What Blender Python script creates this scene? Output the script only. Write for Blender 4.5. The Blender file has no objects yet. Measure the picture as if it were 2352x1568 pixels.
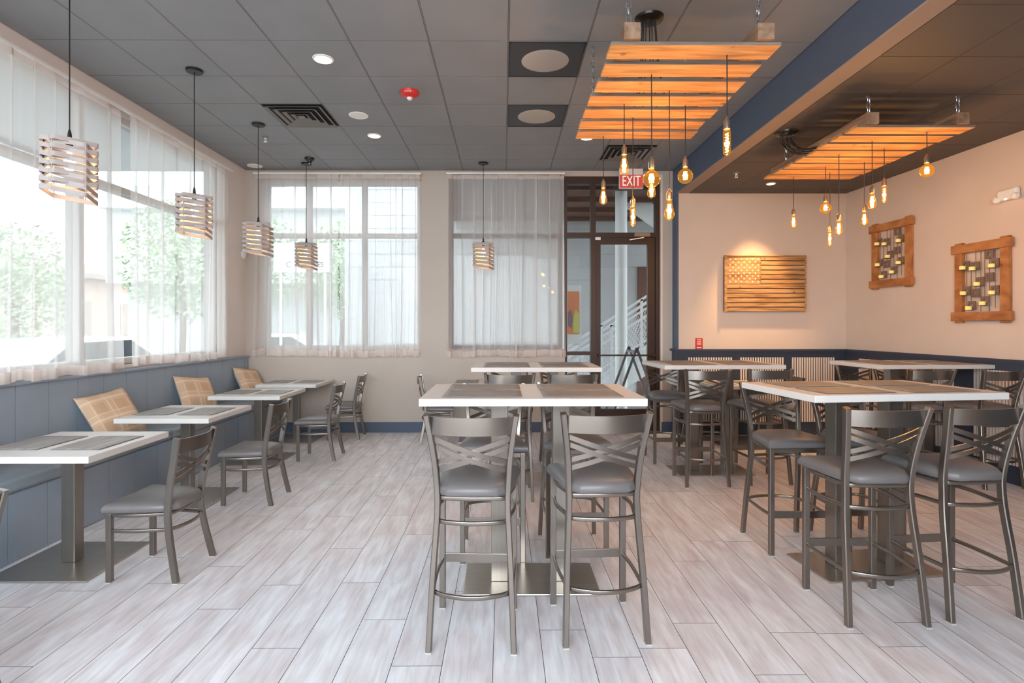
import bpy, math, random
from mathutils import Vector, Matrix
random.seed(7)
PI = math.pi
R = math.radians
S = bpy.context.scene
COL = S.collection

# ------------------------------------------------------------------ camera, world, exposure
FPX, YAW, PCX, PCY, CAMZ = 1278.5, 0.0069, 1166.1, 747.6, 1.5
cam_d = bpy.data.cameras.new('camera')
cam_d.sensor_width = 36.0
cam_d.lens = FPX / 2352.0 * 36.0
cam_d.shift_x = (1176.0 - PCX) / 2352.0
cam_d.shift_y = -(784.0 - PCY) / 2352.0
cam_d.clip_start = 0.05
cam_d.clip_end = 300
cam = bpy.data.objects.new('camera', cam_d)
COL.objects.link(cam)
cam.location = (0, 0, CAMZ)
cam.rotation_euler = (PI / 2, 0, -YAW)
S.camera = cam

W = bpy.data.worlds.new('overcast_sky')
S.world = W
W.use_nodes = True
bg = W.node_tree.nodes['Background']
bg.inputs[0].default_value = (0.88, 0.95, 1.0, 1)
bg.inputs[1].default_value = 11.0
S.view_settings.view_transform = 'Standard'
S.view_settings.look = 'None'
S.view_settings.exposure = 0.0
S.view_settings.gamma = 1.0
S.view_settings.use_curve_mapping = False
S.cycles.use_denoising = True
S.cycles.max_bounces = 10
S.cycles.diffuse_bounces = 6
S.cycles.glossy_bounces = 4
S.cycles.transmission_bounces = 6
S.cycles.transparent_max_bounces = 16
S.cycles.sample_clamp_indirect = 6.0
S.cycles.caustics_reflective = False
S.cycles.caustics_refractive = False

WARM = (1.0, 0.60, 0.26)
def lamp(name, kind, loc, energy, color=(1, 1, 1), rot=(0, 0, 0), **kw):
    d = bpy.data.lights.new(name, kind)
    d.energy = energy
    d.color = color
    for k, v in kw.items():
        setattr(d, k, v)
    o = bpy.data.objects.new(name, d)
    COL.objects.link(o)
    o.location = loc
    o.rotation_euler = rot
    return o

# room numbers
XL, XB, XR2, YB, Y2 = -3.626, 2.384, 4.715, 7.845, 7.644
ZC, ZR, ZBB = 3.681, 3.319, 3.335
G, GX0, GY0 = 0.6091, -1.792, 4.2697
YN = -1.6                                   # where the built part of the room ends behind the camera
def xr(y): return XR2 + (Y2 - y) * 0.050    # the side wall runs very slightly off square

# ------------------------------------------------------------------ materials
def lin(c):
    return tuple(((v / 255.0) / 12.92 if v / 255.0 <= 0.04045 else ((v / 255.0 + 0.055) / 1.055) ** 2.4) for v in c)
M = {}
def newmat(name):
    m = bpy.data.materials.new(name)
    m.use_nodes = True
    nt = m.node_tree
    return m, nt, nt.nodes['Principled BSDF'], nt.nodes['Material Output']
def mat(name, rgb, rough=0.6, metal=0.0, noise=0.0, scale=30.0, bump=0.0, stretch=(1, 1, 1), emit=0.0, spec=0.5, coat=0.0):
    m, nt, b, out = newmat(name)
    c = lin(rgb)
    b.inputs['Base Color'].default_value = (*c, 1)
    b.inputs['Roughness'].default_value = rough
    b.inputs['Metallic'].default_value = metal
    b.inputs['Specular IOR Level'].default_value = spec
    b.inputs['Coat Weight'].default_value = coat
    if emit:
        b.inputs['Emission Color'].default_value = (*c, 1)
        b.inputs['Emission Strength'].default_value = emit
    if noise or bump:
        tc = nt.nodes.new('ShaderNodeTexCoord')
        mp = nt.nodes.new('ShaderNodeMapping')
        mp.inputs['Scale'].default_value = stretch
        n = nt.nodes.new('ShaderNodeTexNoise')
        n.inputs['Scale'].default_value = scale
        n.inputs['Detail'].default_value = 5
        nt.links.new(tc.outputs['Object'], mp.inputs[0])
        nt.links.new(mp.outputs[0], n.inputs['Vector'])
        if noise:
            r = nt.nodes.new('ShaderNodeValToRGB')
            r.color_ramp.elements[0].position = 0.3
            r.color_ramp.elements[1].position = 0.7
            r.color_ramp.elements[0].color = (*[max(0, v * (1 - noise)) for v in c], 1)
            r.color_ramp.elements[1].color = (*[min(1, v * (1 + noise)) for v in c], 1)
            nt.links.new(n.outputs[0], r.inputs[0])
            nt.links.new(r.outputs[0], b.inputs['Base Color'])
        if bump:
            bp = nt.nodes.new('ShaderNodeBump')
            bp.inputs['Strength'].default_value = bump
            bp.inputs['Distance'].default_value = 0.01
            nt.links.new(n.outputs[0], bp.inputs['Height'])
            nt.links.new(bp.outputs[0], b.inputs['Normal'])
    M[name] = m
    return m
def wood(name, dark, mid, light, stretch=(1.2, 14, 14), rough=0.6, knots=True):
    m, nt, b, out = newmat(name)
    tc = nt.nodes.new('ShaderNodeTexCoord')
    oi = nt.nodes.new('ShaderNodeObjectInfo')
    ad = nt.nodes.new('ShaderNodeVectorMath'); ad.operation = 'ADD'
    ml = nt.nodes.new('ShaderNodeVectorMath'); ml.operation = 'SCALE'
    ml.inputs['Scale'].default_value = 1.0
    mp = nt.nodes.new('ShaderNodeMapping'); mp.inputs['Scale'].default_value = stretch
    cb = nt.nodes.new('ShaderNodeCombineXYZ')
    rm = nt.nodes.new('ShaderNodeMath'); rm.operation = 'MULTIPLY'; rm.inputs[1].default_value = 37.0
    nt.links.new(oi.outputs['Random'], rm.inputs[0])
    for i in range(3): nt.links.new(rm.outputs[0], cb.inputs[i])
    nt.links.new(tc.outputs['Object'], mp.inputs[0])
    nt.links.new(mp.outputs[0], ad.inputs[0]); nt.links.new(cb.outputs[0], ad.inputs[1])
    n = nt.nodes.new('ShaderNodeTexNoise'); n.inputs['Scale'].default_value = 2.2; n.inputs['Detail'].default_value = 7; n.inputs['Distortion'].default_value = 0.8
    nt.links.new(ad.outputs[0], n.inputs['Vector'])
    r = nt.nodes.new('ShaderNodeValToRGB')
    e = r.color_ramp.elements
    e[0].position = 0.28; e[0].color = (*lin(dark), 1)
    e[1].position = 0.72; e[1].color = (*lin(light), 1)
    k = r.color_ramp.elements.new(0.5); k.color = (*lin(mid), 1)
    nt.links.new(n.outputs[0], r.inputs[0])
    last = r.outputs[0]
    if knots:
        v = nt.nodes.new('ShaderNodeTexVoronoi'); v.inputs['Scale'].default_value = 5.0
        ad2 = nt.nodes.new('ShaderNodeVectorMath'); ad2.operation = 'ADD'
        nt.links.new(tc.outputs['Object'], ad2.inputs[0]); nt.links.new(cb.outputs[0], ad2.inputs[1])
        nt.links.new(ad2.outputs[0], v.inputs['Vector'])
        rr = nt.nodes.new('ShaderNodeValToRGB')
        rr.color_ramp.elements[0].position = 0.05; rr.color_ramp.elements[0].color = (0.35, 0.3, 0.28, 1)
        rr.color_ramp.elements[1].position = 0.12; rr.color_ramp.elements[1].color = (1, 1, 1, 1)
        nt.links.new(v.outputs['Distance'], rr.inputs[0])
        mx = nt.nodes.new('ShaderNodeMixRGB'); mx.blend_type = 'MULTIPLY'; mx.inputs[0].default_value = 0.8
        nt.links.new(last, mx.inputs[1]); nt.links.new(rr.outputs[0], mx.inputs[2])
        last = mx.outputs[0]
    nt.links.new(last, b.inputs['Base Color'])
    b.inputs['Roughness'].default_value = rough
    bp = nt.nodes.new('ShaderNodeBump'); bp.inputs['Strength'].default_value = 0.15; bp.inputs['Distance'].default_value = 0.005
    nt.links.new(n.outputs[0], bp.inputs['Height']); nt.links.new(bp.outputs[0], b.inputs['Normal'])
    M[name] = m
    return m
def sheer(name, rgb, see, trans=0.55):
    m, nt, b, out = newmat(name)
    nt.nodes.remove(b)
    c = (*lin(rgb), 1)
    t = nt.nodes.new('ShaderNodeBsdfTransparent')
    d = nt.nodes.new('ShaderNodeBsdfDiffuse'); d.inputs[0].default_value = c
    l = nt.nodes.new('ShaderNodeBsdfTranslucent'); l.inputs[0].default_value = c
    m1 = nt.nodes.new('ShaderNodeMixShader'); m1.inputs[0].default_value = trans
    m2 = nt.nodes.new('ShaderNodeMixShader'); m2.inputs[0].default_value = 1 - see
    nt.links.new(d.outputs[0], m1.inputs[1]); nt.links.new(l.outputs[0], m1.inputs[2])
    nt.links.new(t.outputs[0], m2.inputs[1]); nt.links.new(m1.outputs[0], m2.inputs[2])
    nt.links.new(m2.outputs[0], out.inputs[0])
    M[name] = m
def glassmat(name, tint, refl, rough=0.0, emit=None, es=0.0):
    m, nt, b, out = newmat(name)
    nt.nodes.remove(b)
    t = nt.nodes.new('ShaderNodeBsdfTransparent'); t.inputs[0].default_value = (*tint, 1)
    g = nt.nodes.new('ShaderNodeBsdfGlossy'); g.inputs['Roughness'].default_value = rough
    f = nt.nodes.new('ShaderNodeLayerWeight'); f.inputs[0].default_value = 0.5
    pw = nt.nodes.new('ShaderNodeMath'); pw.operation = 'POWER'; pw.inputs[1].default_value = 5.0
    mm = nt.nodes.new('ShaderNodeMath'); mm.operation = 'MULTIPLY_ADD'; mm.inputs[1].default_value = 0.9 * refl; mm.inputs[2].default_value = 0.04 * refl
    x = nt.nodes.new('ShaderNodeMixShader')
    nt.links.new(f.outputs['Facing'], pw.inputs[0]); nt.links.new(pw.outputs[0], mm.inputs[0]); nt.links.new(mm.outputs[0], x.inputs[0])
    nt.links.new(t.outputs[0], x.inputs[1]); nt.links.new(g.outputs[0], x.inputs[2])
    last = x.outputs[0]
    if emit:
        e = nt.nodes.new('ShaderNodeEmission'); e.inputs[0].default_value = (*emit, 1); e.inputs[1].default_value = es
        a = nt.nodes.new('ShaderNodeAddShader')
        nt.links.new(last, a.inputs[0]); nt.links.new(e.outputs[0], a.inputs[1]); last = a.outputs[0]
    nt.links.new(last, out.inputs[0])
    M[name] = m
def glow(name, rgb, strength):
    m, nt, b, out = newmat(name)
    nt.nodes.remove(b)
    e = nt.nodes.new('ShaderNodeEmission'); e.inputs[0].default_value = (*rgb, 1); e.inputs[1].default_value = strength
    nt.links.new(e.outputs[0], out.inputs[0])
    M[name] = m

mat('wall', (218, 199, 184), 0.75, noise=0.02, scale=3, bump=0.03)
mat('wall_dimmed', (190, 180, 170), 0.75, noise=0.02, scale=3, bump=0.03)  # wall paint again, darkened to stand in for dimmer light at the back
mat('wall_white', (226, 214, 207), 0.7)
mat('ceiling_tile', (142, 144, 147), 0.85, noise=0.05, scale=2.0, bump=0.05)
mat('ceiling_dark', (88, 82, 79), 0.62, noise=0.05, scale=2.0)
mat('grid_metal', (122, 122, 124), 0.6)
mat('seam', (42, 42, 44), 0.9)
mat('navy', (76, 90, 112), 0.5, noise=0.04, scale=4)
mat('navy_dark', (54, 62, 78), 0.55, noise=0.04, scale=4)
mat('bench_blue', (148, 162, 176), 0.5, noise=0.04, scale=4)
mat('bench_vinyl', (152, 163, 172), 0.42, noise=0.05, scale=6, bump=0.03)
mat('slat_pale', (236, 222, 212), 0.6)
mat('beam_under_lit', (158, 138, 126), 0.7)  # warm light on the beam's underside, put into its colour
mat('steel', (136, 129, 123), 0.28, 0.92, noise=0.06, scale=8, stretch=(1, 1, 0.15))
mat('brushed', (150, 144, 137), 0.30, 0.95, noise=0.05, scale=12, stretch=(6, 6, 0.2))
mat('plate', (196, 191, 184), 0.28, 0.95, noise=0.06, scale=10, stretch=(0.3, 8, 1))
mat('vinyl', (104, 101, 102), 0.38, bump=0.02, scale=60)
mat('top_white', (214, 212, 210), 0.35, noise=0.02, scale=5)
mat('glide', (188, 184, 178), 0.5)
mat('black', (22, 21, 21), 0.45)
mat('black_gloss', (26, 23, 21), 0.25)
mat('bronze', (60, 41, 33), 0.42, 0.25)
mat('window_grey', (196, 190, 186), 0.5)
mat('chain', (176, 178, 182), 0.3, 0.95)
mat('socket', (150, 136, 124), 0.35, 0.8)
mat('shade_grey', (176, 166, 164), 0.6, noise=0.05, scale=20)
mat('white_plastic', (238, 236, 232), 0.45)
mat('red_plastic', (206, 44, 40), 0.4)
mat('vent_metal', (118, 116, 114), 0.5)
mat('vent_dark', (26, 26, 27), 0.9)
mat('panel_dark', (58, 58, 62), 0.55)
mat('panel_disc', (176, 170, 162), 0.9)
mat('iron', (128, 106, 92), 0.55, 0.2, noise=0.15, scale=20)
mat('candle', (250, 226, 138), 0.5, emit=0.25)
mat('pillow_back', (226, 214, 204), 0.8)
mat('star_white', (250, 240, 222), 0.6)
mat('ext_grey', (196, 198, 200), 0.85, noise=0.03, scale=3)
mat('ext_white', (236, 238, 240), 0.5)
mat('ext_brown', (110, 78, 66), 0.7)
mat('ext_brick', (222, 196, 184), 0.85, noise=0.1, scale=6)
mat('ext_roof', (186, 172, 164), 0.85)
mat('ext_ground', (150, 149, 147), 0.9, noise=0.05, scale=2)
mat('leaf', (158, 176, 142), 0.8, noise=0.3, scale=6)
mat('bark', (112, 92, 78), 0.9, noise=0.2, scale=8)
mat('car_white', (240, 242, 244), 0.25, coat=0.6)
mat('car_grey', (128, 132, 142), 0.25, coat=0.6)
mat('car_glass', (40, 48, 56), 0.1)
mat('tyre', (30, 30, 32), 0.8)
mat('sign_text', (70, 66, 68), 0.7)
mat('poster_orange', (236, 150, 108), 0.6)
mat('poster_yellow', (214, 214, 120), 0.6)
mat('poster_mauve', (140, 122, 134), 0.6)
mat('threshold', (120, 116, 112), 0.4, 0.8)
wood('wood_pallet', (158, 104, 60), (200, 146, 92), (222, 176, 122), (1.0, 12, 12))
wood('wood_edge_shaded', (104, 94, 86), (128, 116, 106), (150, 138, 126), (1.0, 12, 12), knots=False)  # greyed edge wood, with the shade beyond the bulbs painted in
wood('wood_beam', (118, 90, 70), (150, 118, 94), (172, 140, 114), (8, 1.2, 8), knots=False)
wood('wood_flag', (128, 90, 54), (180, 136, 88), (212, 172, 124), (1.0, 10, 12))
wood('wood_frame', (146, 88, 46), (178, 116, 66), (198, 140, 86), (10, 2.0, 3.0))
wood('mat_grey', (112, 107, 104), (138, 132, 128), (162, 156, 152), (1.2, 26, 10), 0.45, knots=False)
sheer('sheer', (250, 246, 244), 0.50, 0.62)
sheer('sheer_hem', (240, 228, 222), 0.16, 0.45)
glassmat('glass', (0.67, 0.69, 0.69), 1.0)
glassmat('bulb_glass', (1.0, 0.72, 0.36), 0.9, 0.02, (1.0, 0.42, 0.05), 0.20)
glow('filament', (1.0, 0.82, 0.42), 40)
glow('pendant_bulb', (1.0, 0.66, 0.26), 9)
glow('downlight', (1.0, 0.86, 0.66), 7)
glow('led', (0.9, 1.0, 0.85), 3)
glow('exit_white', (1.0, 0.83, 0.76), 1.0)
glow('exit_red', (0.80, 0.11, 0.08), 0.75)

# whitewashed plank floor: grain from UV, tint per plank
def floor_material():
    m, nt, b, out = newmat('floor_plank')
    N, L = nt.nodes.new, nt.links.new
    uv = N('ShaderNodeUVMap')
    at = N('ShaderNodeAttribute'); at.attribute_name = 'tint'
    mp = N('ShaderNodeMapping'); mp.inputs['Scale'].default_value = (1.6, 16, 1)
    L(uv.outputs[0], mp.inputs[0])
    n1 = N('ShaderNodeTexNoise'); n1.inputs['Scale'].default_value = 2.0; n1.inputs['Detail'].default_value = 8; n1.inputs['Distortion'].default_value = 0.7
    L(mp.outputs[0], n1.inputs['Vector'])
    mp2 = N('ShaderNodeMapping'); mp2.inputs['Scale'].default_value = (1.3, 4.0, 1)
    L(uv.outputs[0], mp2.inputs[0])
    n2 = N('ShaderNodeTexNoise'); n2.inputs['Scale'].default_value = 2.2; n2.inputs['Detail'].default_value = 3
    L(mp2.outputs[0], n2.inputs['Vector'])
    r1 = N('ShaderNodeValToRGB'); e = r1.color_ramp.elements
    e[0].position = 0.30; e[0].color = (*lin((219, 218, 222)), 1)
    e[1].position = 0.66; e[1].color = (*lin((242, 244, 250)), 1)
    k = e.new(0.48); k.color = (*lin((232, 233, 239)), 1)
    L(n1.outputs[0], r1.inputs[0])
    r2 = N('ShaderNodeValToRGB'); e = r2.color_ramp.elements
    e[0].position = 0.34; e[0].color = (*lin((238, 230, 229)), 1)
    e[1].position = 0.62; e[1].color = (1, 1, 1, 1)
    L(n2.outputs[0], r2.inputs[0])
    mx = N('ShaderNodeMixRGB'); mx.blend_type = 'MULTIPLY'; mx.inputs[0].default_value = 1
    L(r1.outputs[0], mx.inputs[1]); L(r2.outputs[0], mx.inputs[2])
    r3 = N('ShaderNodeValToRGB'); e = r3.color_ramp.elements
    e[0].color = (0.93, 0.925, 0.92, 1); e[1].color = (1, 1, 1, 1)
    L(at.outputs['Fac'], r3.inputs[0])
    m3 = N('ShaderNodeMixRGB'); m3.blend_type = 'MULTIPLY'; m3.inputs[0].default_value = 1
    L(mx.outputs[0], m3.inputs[1]); L(r3.outputs[0], m3.inputs[2])
    L(m3.outputs[0], b.inputs['Base Color'])
    b.inputs['Roughness'].default_value = 0.42
    b.inputs['Specular IOR Level'].default_value = 0.45
    bp = N('ShaderNodeBump'); bp.inputs['Strength'].default_value = 0.10; bp.inputs['Distance'].default_value = 0.004
    L(n1.outputs[0], bp.inputs['Height']); L(bp.outputs[0], b.inputs['Normal'])
    M['floor_plank'] = m
floor_material()
def plaid_material():
    m, nt, b, out = newmat('plaid')
    N, L = nt.nodes.new, nt.links.new
    uv = N('ShaderNodeUVMap'); sp = N('ShaderNodeSeparateXYZ'); L(uv.outputs[0], sp.inputs[0])
    def stripes(sock, period, width, phase):
        a = N('ShaderNodeMath'); a.operation = 'MULTIPLY_ADD'; a.inputs[1].default_value = 1 / period; a.inputs[2].default_value = phase; L(sock, a.inputs[0])
        f = N('ShaderNodeMath'); f.operation = 'FRACT'; L(a.outputs[0], f.inputs[0])
        c = N('ShaderNodeMath'); c.operation = 'LESS_THAN'; c.inputs[1].default_value = width; L(f.outputs[0], c.inputs[0])
        return c.outputs[0]
    col = None
    base = N('ShaderNodeRGB'); base.outputs[0].default_value = (*lin((196, 162, 132)), 1)
    last = base.outputs[0]
    for ax in (0, 1):
        for period, width, ph, c, f in ((0.40, 0.5, 0.15, (212, 182, 152), 0.5), (0.40, 0.10, 0.02, (232, 212, 192), 0.5), (0.40, 0.05, 0.72, (232, 212, 192), 0.4)):
            s = stripes(sp.outputs[ax], period, width, ph)
            mu = N('ShaderNodeMath'); mu.operation = 'MULTIPLY'; mu.inputs[1].default_value = f; L(s, mu.inputs[0])
            mx = N('ShaderNodeMixRGB'); L(mu.outputs[0], mx.inputs[0]); L(last, mx.inputs[1]); mx.inputs[2].default_value = (*lin(c), 1)
            last = mx.outputs[0]
    L(last, b.inputs['Base Color'])
    b.inputs['Roughness'].default_value = 0.85
    M['plaid'] = m
plaid_material()

# ------------------------------------------------------------------ mesh helpers
class MB:
    def __init__(self): self.v = []; self.f = []; self.uv = {}
    def add(self, vs, fs, T=None):
        k = len(self.v)
        self.v += [tuple(T @ Vector(p)) if T else tuple(p) for p in vs]
        self.f += [tuple(i + k for i in f) for f in fs]
        return self
    def box(self, x0, x1, y0, y1, z0, z1, T=None):
        vs = [(x, y, z) for z in (z0, z1) for y in (y0, y1) for x in (x0, x1)]
        return self.add(vs, [(0, 2, 3, 1), (4, 5, 7, 6), (0, 1, 5, 4), (2, 6, 7, 3), (0, 4, 6, 2), (1, 3, 7, 5)], T)
    def cbox(self, c, s, T=None):
        return self.box(c[0] - s[0] / 2, c[0] + s[0] / 2, c[1] - s[1] / 2, c[1] + s[1] / 2, c[2] - s[2] / 2, c[2] + s[2] / 2, T)
    def sweep(self, path, prof, ref=(0, 0, 1), closed=False, T=None):
        P = [Vector(p) for p in path]; n = len(P); k = len(prof); vs = []
        ref = Vector(ref)
        for i in range(n):
            if closed: t = P[(i + 1) % n] - P[i - 1]
            else: t = P[min(i + 1, n - 1)] - P[max(i - 1, 0)]
            t.normalize()
            s = t.cross(ref)
            if s.length < 1e-4: s = t.cross(Vector((1, 0, 0)))
            s.normalize(); u = s.cross(t)
            vs += [P[i] + s * a + u * b for a, b in prof]
        fs = []
        for i in range(n if closed else n - 1):
            for j in range(k):
                a, b = i * k + j, i * k + (j + 1) % k
                c, d = ((i + 1) % n) * k + (j + 1) % k, ((i + 1) % n) * k + j
                fs.append((a, b, c, d))
        if not closed:
            fs.append(tuple(reversed(range(k)))); fs.append(tuple(range((n - 1) * k, n * k)))
        return self.add(vs, fs, T)
    def tube(self, path, r, n=10, **kw):
        return self.sweep(path, [(r * math.cos(2 * PI * i / n), r * math.sin(2 * PI * i / n)) for i in range(n)], **kw)
    def lathe(self, prof, n=24, c=(0, 0, 0), T=None):
        vs = []; fs = []
        for r, z in prof:
            for i in range(n):
                a = 2 * PI * i / n
                vs.append((c[0] + r * math.cos(a), c[1] + r * math.sin(a), c[2] + z))
        for j in range(len(prof) - 1):
            for i in range(n):
                fs.append((j * n + i, j * n + (i + 1) % n, (j + 1) * n + (i + 1) % n, (j + 1) * n + i))
        if prof[0][0] > 1e-6: fs.append(tuple(reversed(range(n))))
        if prof[-1][0] > 1e-6: fs.append(tuple((len(prof) - 1) * n + i for i in range(n)))
        return self.add(vs, fs, T)
    def prism(self, poly, z0, z1, T=None):
        n = len(poly)
        vs = [(x, y, z0) for x, y in poly] + [(x, y, z1) for x, y in poly]
        fs = [tuple(reversed(range(n))), tuple(range(n, 2 * n))] + [(i, (i + 1) % n, n + (i + 1) % n, n + i) for i in range(n)]
        return self.add(vs, fs, T)
    def build(self, name, material, parent=None, smooth=35, bevel=0, fix=True):
        me = bpy.data.meshes.new(name)
        me.from_pydata(self.v, [], self.f)
        me.validate()
        if fix:
            import bmesh
            bm = bmesh.new(); bm.from_mesh(me)
            bmesh.ops.remove_doubles(bm, verts=bm.verts, dist=1e-6)
            bmesh.ops.recalc_face_normals(bm, faces=bm.faces)
            bm.to_mesh(me); bm.free()
        if smooth:
            me.shade_smooth(); me.set_sharp_from_angle(angle=R(smooth))
        me.materials.append(M[material] if isinstance(material, str) else material)
        o = bpy.data.objects.new(name, me)
        COL.objects.link(o)
        if parent: o.parent = parent
        if bevel:
            b = o.modifiers.new('edge', 'BEVEL'); b.width = bevel; b.segments = 2; b.limit_method = 'ANGLE'
        return o
def tag(o, label, cat, group=None):
    o['label'] = label; o['category'] = cat
    if group: o['group'] = group
    return o
def thing(name, label, cat, loc=(0, 0, 0), rz=0.0, group=None):
    o = bpy.data.objects.new(name, None)
    COL.objects.link(o)
    o.empty_display_size = 0.1
    o.location = loc; o.rotation_euler = (0, 0, rz)
    return tag(o, label, cat, group)
def struct(o):
    o['kind'] = 'structure'; return o
def struct_root(name):
    o = bpy.data.objects.new(name, None); COL.objects.link(o); o['kind'] = 'structure'; return o
def dup(root, loc, rz, label, group=None):
    r = root.copy(); COL.objects.link(r); r.location = loc; r.rotation_euler = (0, 0, rz); r['label'] = label
    if group: r['group'] = group
    for ch in list(root.children):
        c = ch.copy(); COL.objects.link(c); c.parent = r
        for g in list(ch.children):
            d = g.copy(); COL.objects.link(d); d.parent = c
    return r
def text_mesh(txt, size, material, name, parent=None, loc=(0, 0, 0), rot=(PI / 2, 0, 0), depth=0.002, align='CENTER', sx=1.0):
    cu = bpy.data.curves.new(name, 'FONT'); cu.body = txt; cu.size = size; cu.extrude = depth
    cu.align_x = align; cu.align_y = 'CENTER'
    t = bpy.data.objects.new(name, cu); COL.objects.link(t)
    dg = bpy.context.evaluated_depsgraph_get()
    me = bpy.data.meshes.new_from_object(t.evaluated_get(dg))
    bpy.data.objects.remove(t)
    me.materials.clear(); me.materials.append(M[material]); me.name = name
    o = bpy.data.objects.new(name, me); COL.objects.link(o)
    o.location = loc; o.rotation_euler = rot; o.scale = (sx, 1, 1)
    if parent: o.parent = parent
    return o
def bez(pts, n=6):
    """smooth open curve through points (Catmull-Rom)"""
    P = [Vector(p) for p in pts]; out = []
    for i in range(len(P) - 1):
        a, b, c, d = P[max(i - 1, 0)], P[i], P[i + 1], P[min(i + 2, len(P) - 1)]
        for k in range(n):
            t = k / n
            out.append(0.5 * ((2 * b) + (c - a) * t + (2 * a - 5 * b + 4 * c - d) * t * t + (3 * b - a - 3 * c + d) * t ** 3))
    out.append(P[-1]); return out
RECT = lambda w, h: [(-w / 2, -h / 2), (w / 2, -h / 2), (w / 2, h / 2), (-w / 2, h / 2)]
def RRECT(w, h, r, n=3):
    o = []
    for cx, cy, a0 in ((w / 2 - r, h / 2 - r, 0), (-w / 2 + r, h / 2 - r, PI / 2), (-w / 2 + r, -h / 2 + r, PI), (w / 2 - r, -h / 2 + r, 1.5 * PI)):
        for k in range(n + 1):
            a = a0 + PI / 2 * k / n; o.append((cx + r * math.cos(a), cy + r * math.sin(a)))
    return o

# ------------------------------------------------------------------ room shell
def build_floor():
    pw, px, L, gap = 0.2248, -0.7227, 1.157, 0.0028
    known = {-3: .531, -2: .143, -1: .832, 0: 1.137, 1: .429, 2: .203, -4: .941, -5: .282}
    vs, fs, uvs, tint = [], [], [], []
    k0 = math.floor((XL - px) / pw); k1 = math.ceil((5.3 - px) / pw)
    rnd = random.Random(3)
    for k in range(k0, k1):
        x0, x1 = max(XL, px + k * pw + gap / 2), min(5.3, px + (k + 1) * pw - gap / 2)
        if x1 - x0 < 0.01: continue
        off = known.get(k - 3, rnd.random() * L)      # plank column 0 starts at image x=761 at the bottom edge
        y = off - 4 * L
        while y < YB + 0.1:
            a, b = max(YN, y + gap / 2), min(YB + 0.1, y + L - gap / 2)
            if b - a > 0.02:
                i = len(vs)
                vs += [(x0, a, 0), (x1, a, 0), (x1, b, 0), (x0, b, 0)]
                fs.append((i, i + 1, i + 2, i + 3))
                ru, rv = rnd.random() * 50, rnd.random() * 50
                uvs += [(a + ru, x0 + rv), (a + ru, x1 + rv), (b + ru, x1 + rv), (b + ru, x0 + rv)]
                tint += [rnd.random()] * 4
            y += L
    n = len(fs)
    i = len(vs)
    vs += [(XL, YN, -0.002), (5.3, YN, -0.002), (5.3, YB + 0.1, -0.002), (XL, YB + 0.1, -0.002)]
    vs += [(p[0], p[1], -0.12) for p in vs[i:i + 4]]
    for q in ((0, 1, 2, 3), (7, 6, 5, 4), (0, 4, 5, 1), (1, 5, 6, 2), (2, 6, 7, 3), (3, 7, 4, 0)):
        fs.append(tuple(i + j for j in q)); uvs += [(0, 0)] * 4; tint += [0] * 4
    me = bpy.data.meshes.new('floor'); me.from_pydata(vs, [], fs)
    ul = me.uv_layers.new(name='UVMap')
    for j, u in enumerate(uvs): ul.data[j].uv = u
    ca = me.attributes.new('tint', 'FLOAT', 'CORNER')
    for j, t in enumerate(tint): ca.data[j].value = t
    me.materials.append(M['floor_plank']); me.materials.append(M['seam'])
    for j, p in enumerate(me.polygons): p.material_index = 0 if j < n else 1
    o = bpy.data.objects.new('floor', me); COL.objects.link(o); struct(o)
build_floor()

def build_ceiling(name, x0, x1, y0, y1, z, gx, gy, tile_mat):
    """dropped ceiling: tiles sit a hair above the T-bars"""
    root = struct_root(name)
    t = 0.0068
    b = MB()
    xs = sorted([v for v in [gx + G * i for i in range(-20, 30)] if x0 + 0.02 < v < x1 - 0.02])
    ys = sorted([v for v in [gy + G * i for i in range(-30, 30)] if y0 + 0.02 < v < y1 - 0.02])
    X = [x0] + xs + [x1]; Y = [y0] + ys + [y1]
    tiles = MB()
    for i in range(len(X) - 1):
        for j in range(len(Y) - 1):
            tiles.box(X[i] + t, X[i + 1] - t, Y[j] + t, Y[j + 1] - t, z, z + 0.02)
    tiles.build('tile_field', tile_mat, root, smooth=0)
    s = MB(); s.box(x0, x1, y0, y1, z + 0.006, z + 0.15); s.build('deck', 'seam', root, smooth=0)
    for v in xs: b.box(v - 0.0042, v + 0.0042, y0, y1, z + 0.001, z + 0.005)
    for v in ys: b.box(x0, x1, v - 0.0042, v + 0.0042, z + 0.0015, z + 0.0052)
    b.build('grid_bars', 'grid_metal' if tile_mat == 'ceiling_tile' else tile_mat, root, smooth=0)
    return root
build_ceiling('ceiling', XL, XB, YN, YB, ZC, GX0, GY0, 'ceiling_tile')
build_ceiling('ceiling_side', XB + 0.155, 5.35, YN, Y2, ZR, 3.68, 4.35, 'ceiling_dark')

# beam between the two ceilings
b = MB(); b.box(XB, XB + 0.155, YN, YB, ZBB, ZC + 0.1); o = b.build('trim_beam', 'navy', smooth=0); struct(o)
b = MB(); b.box(XB + 0.001, XB + 0.156, YN, Y2 - 0.001, ZBB - 0.014, ZBB); b.build('beam_soffit', 'beam_under_lit', o, smooth=0)

TH = 0.2
# left wall with its long window
WY0, WY1, WZ0, WZ1 = 0.6, 7.12, 1.13, 3.50
b = MB()
b.box(XL - TH, XL, YN, YB + TH, -0.1, WZ0); b.box(XL - TH, XL, YN, YB + TH, WZ1, ZC + 0.1)
b.box(XL - TH, XL, YN, WY0, WZ0, WZ1); b.box(XL - TH, XL, WY1, YB + TH, WZ0, WZ1)
struct(b.build('wall_left', 'wall_white', smooth=0))
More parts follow.
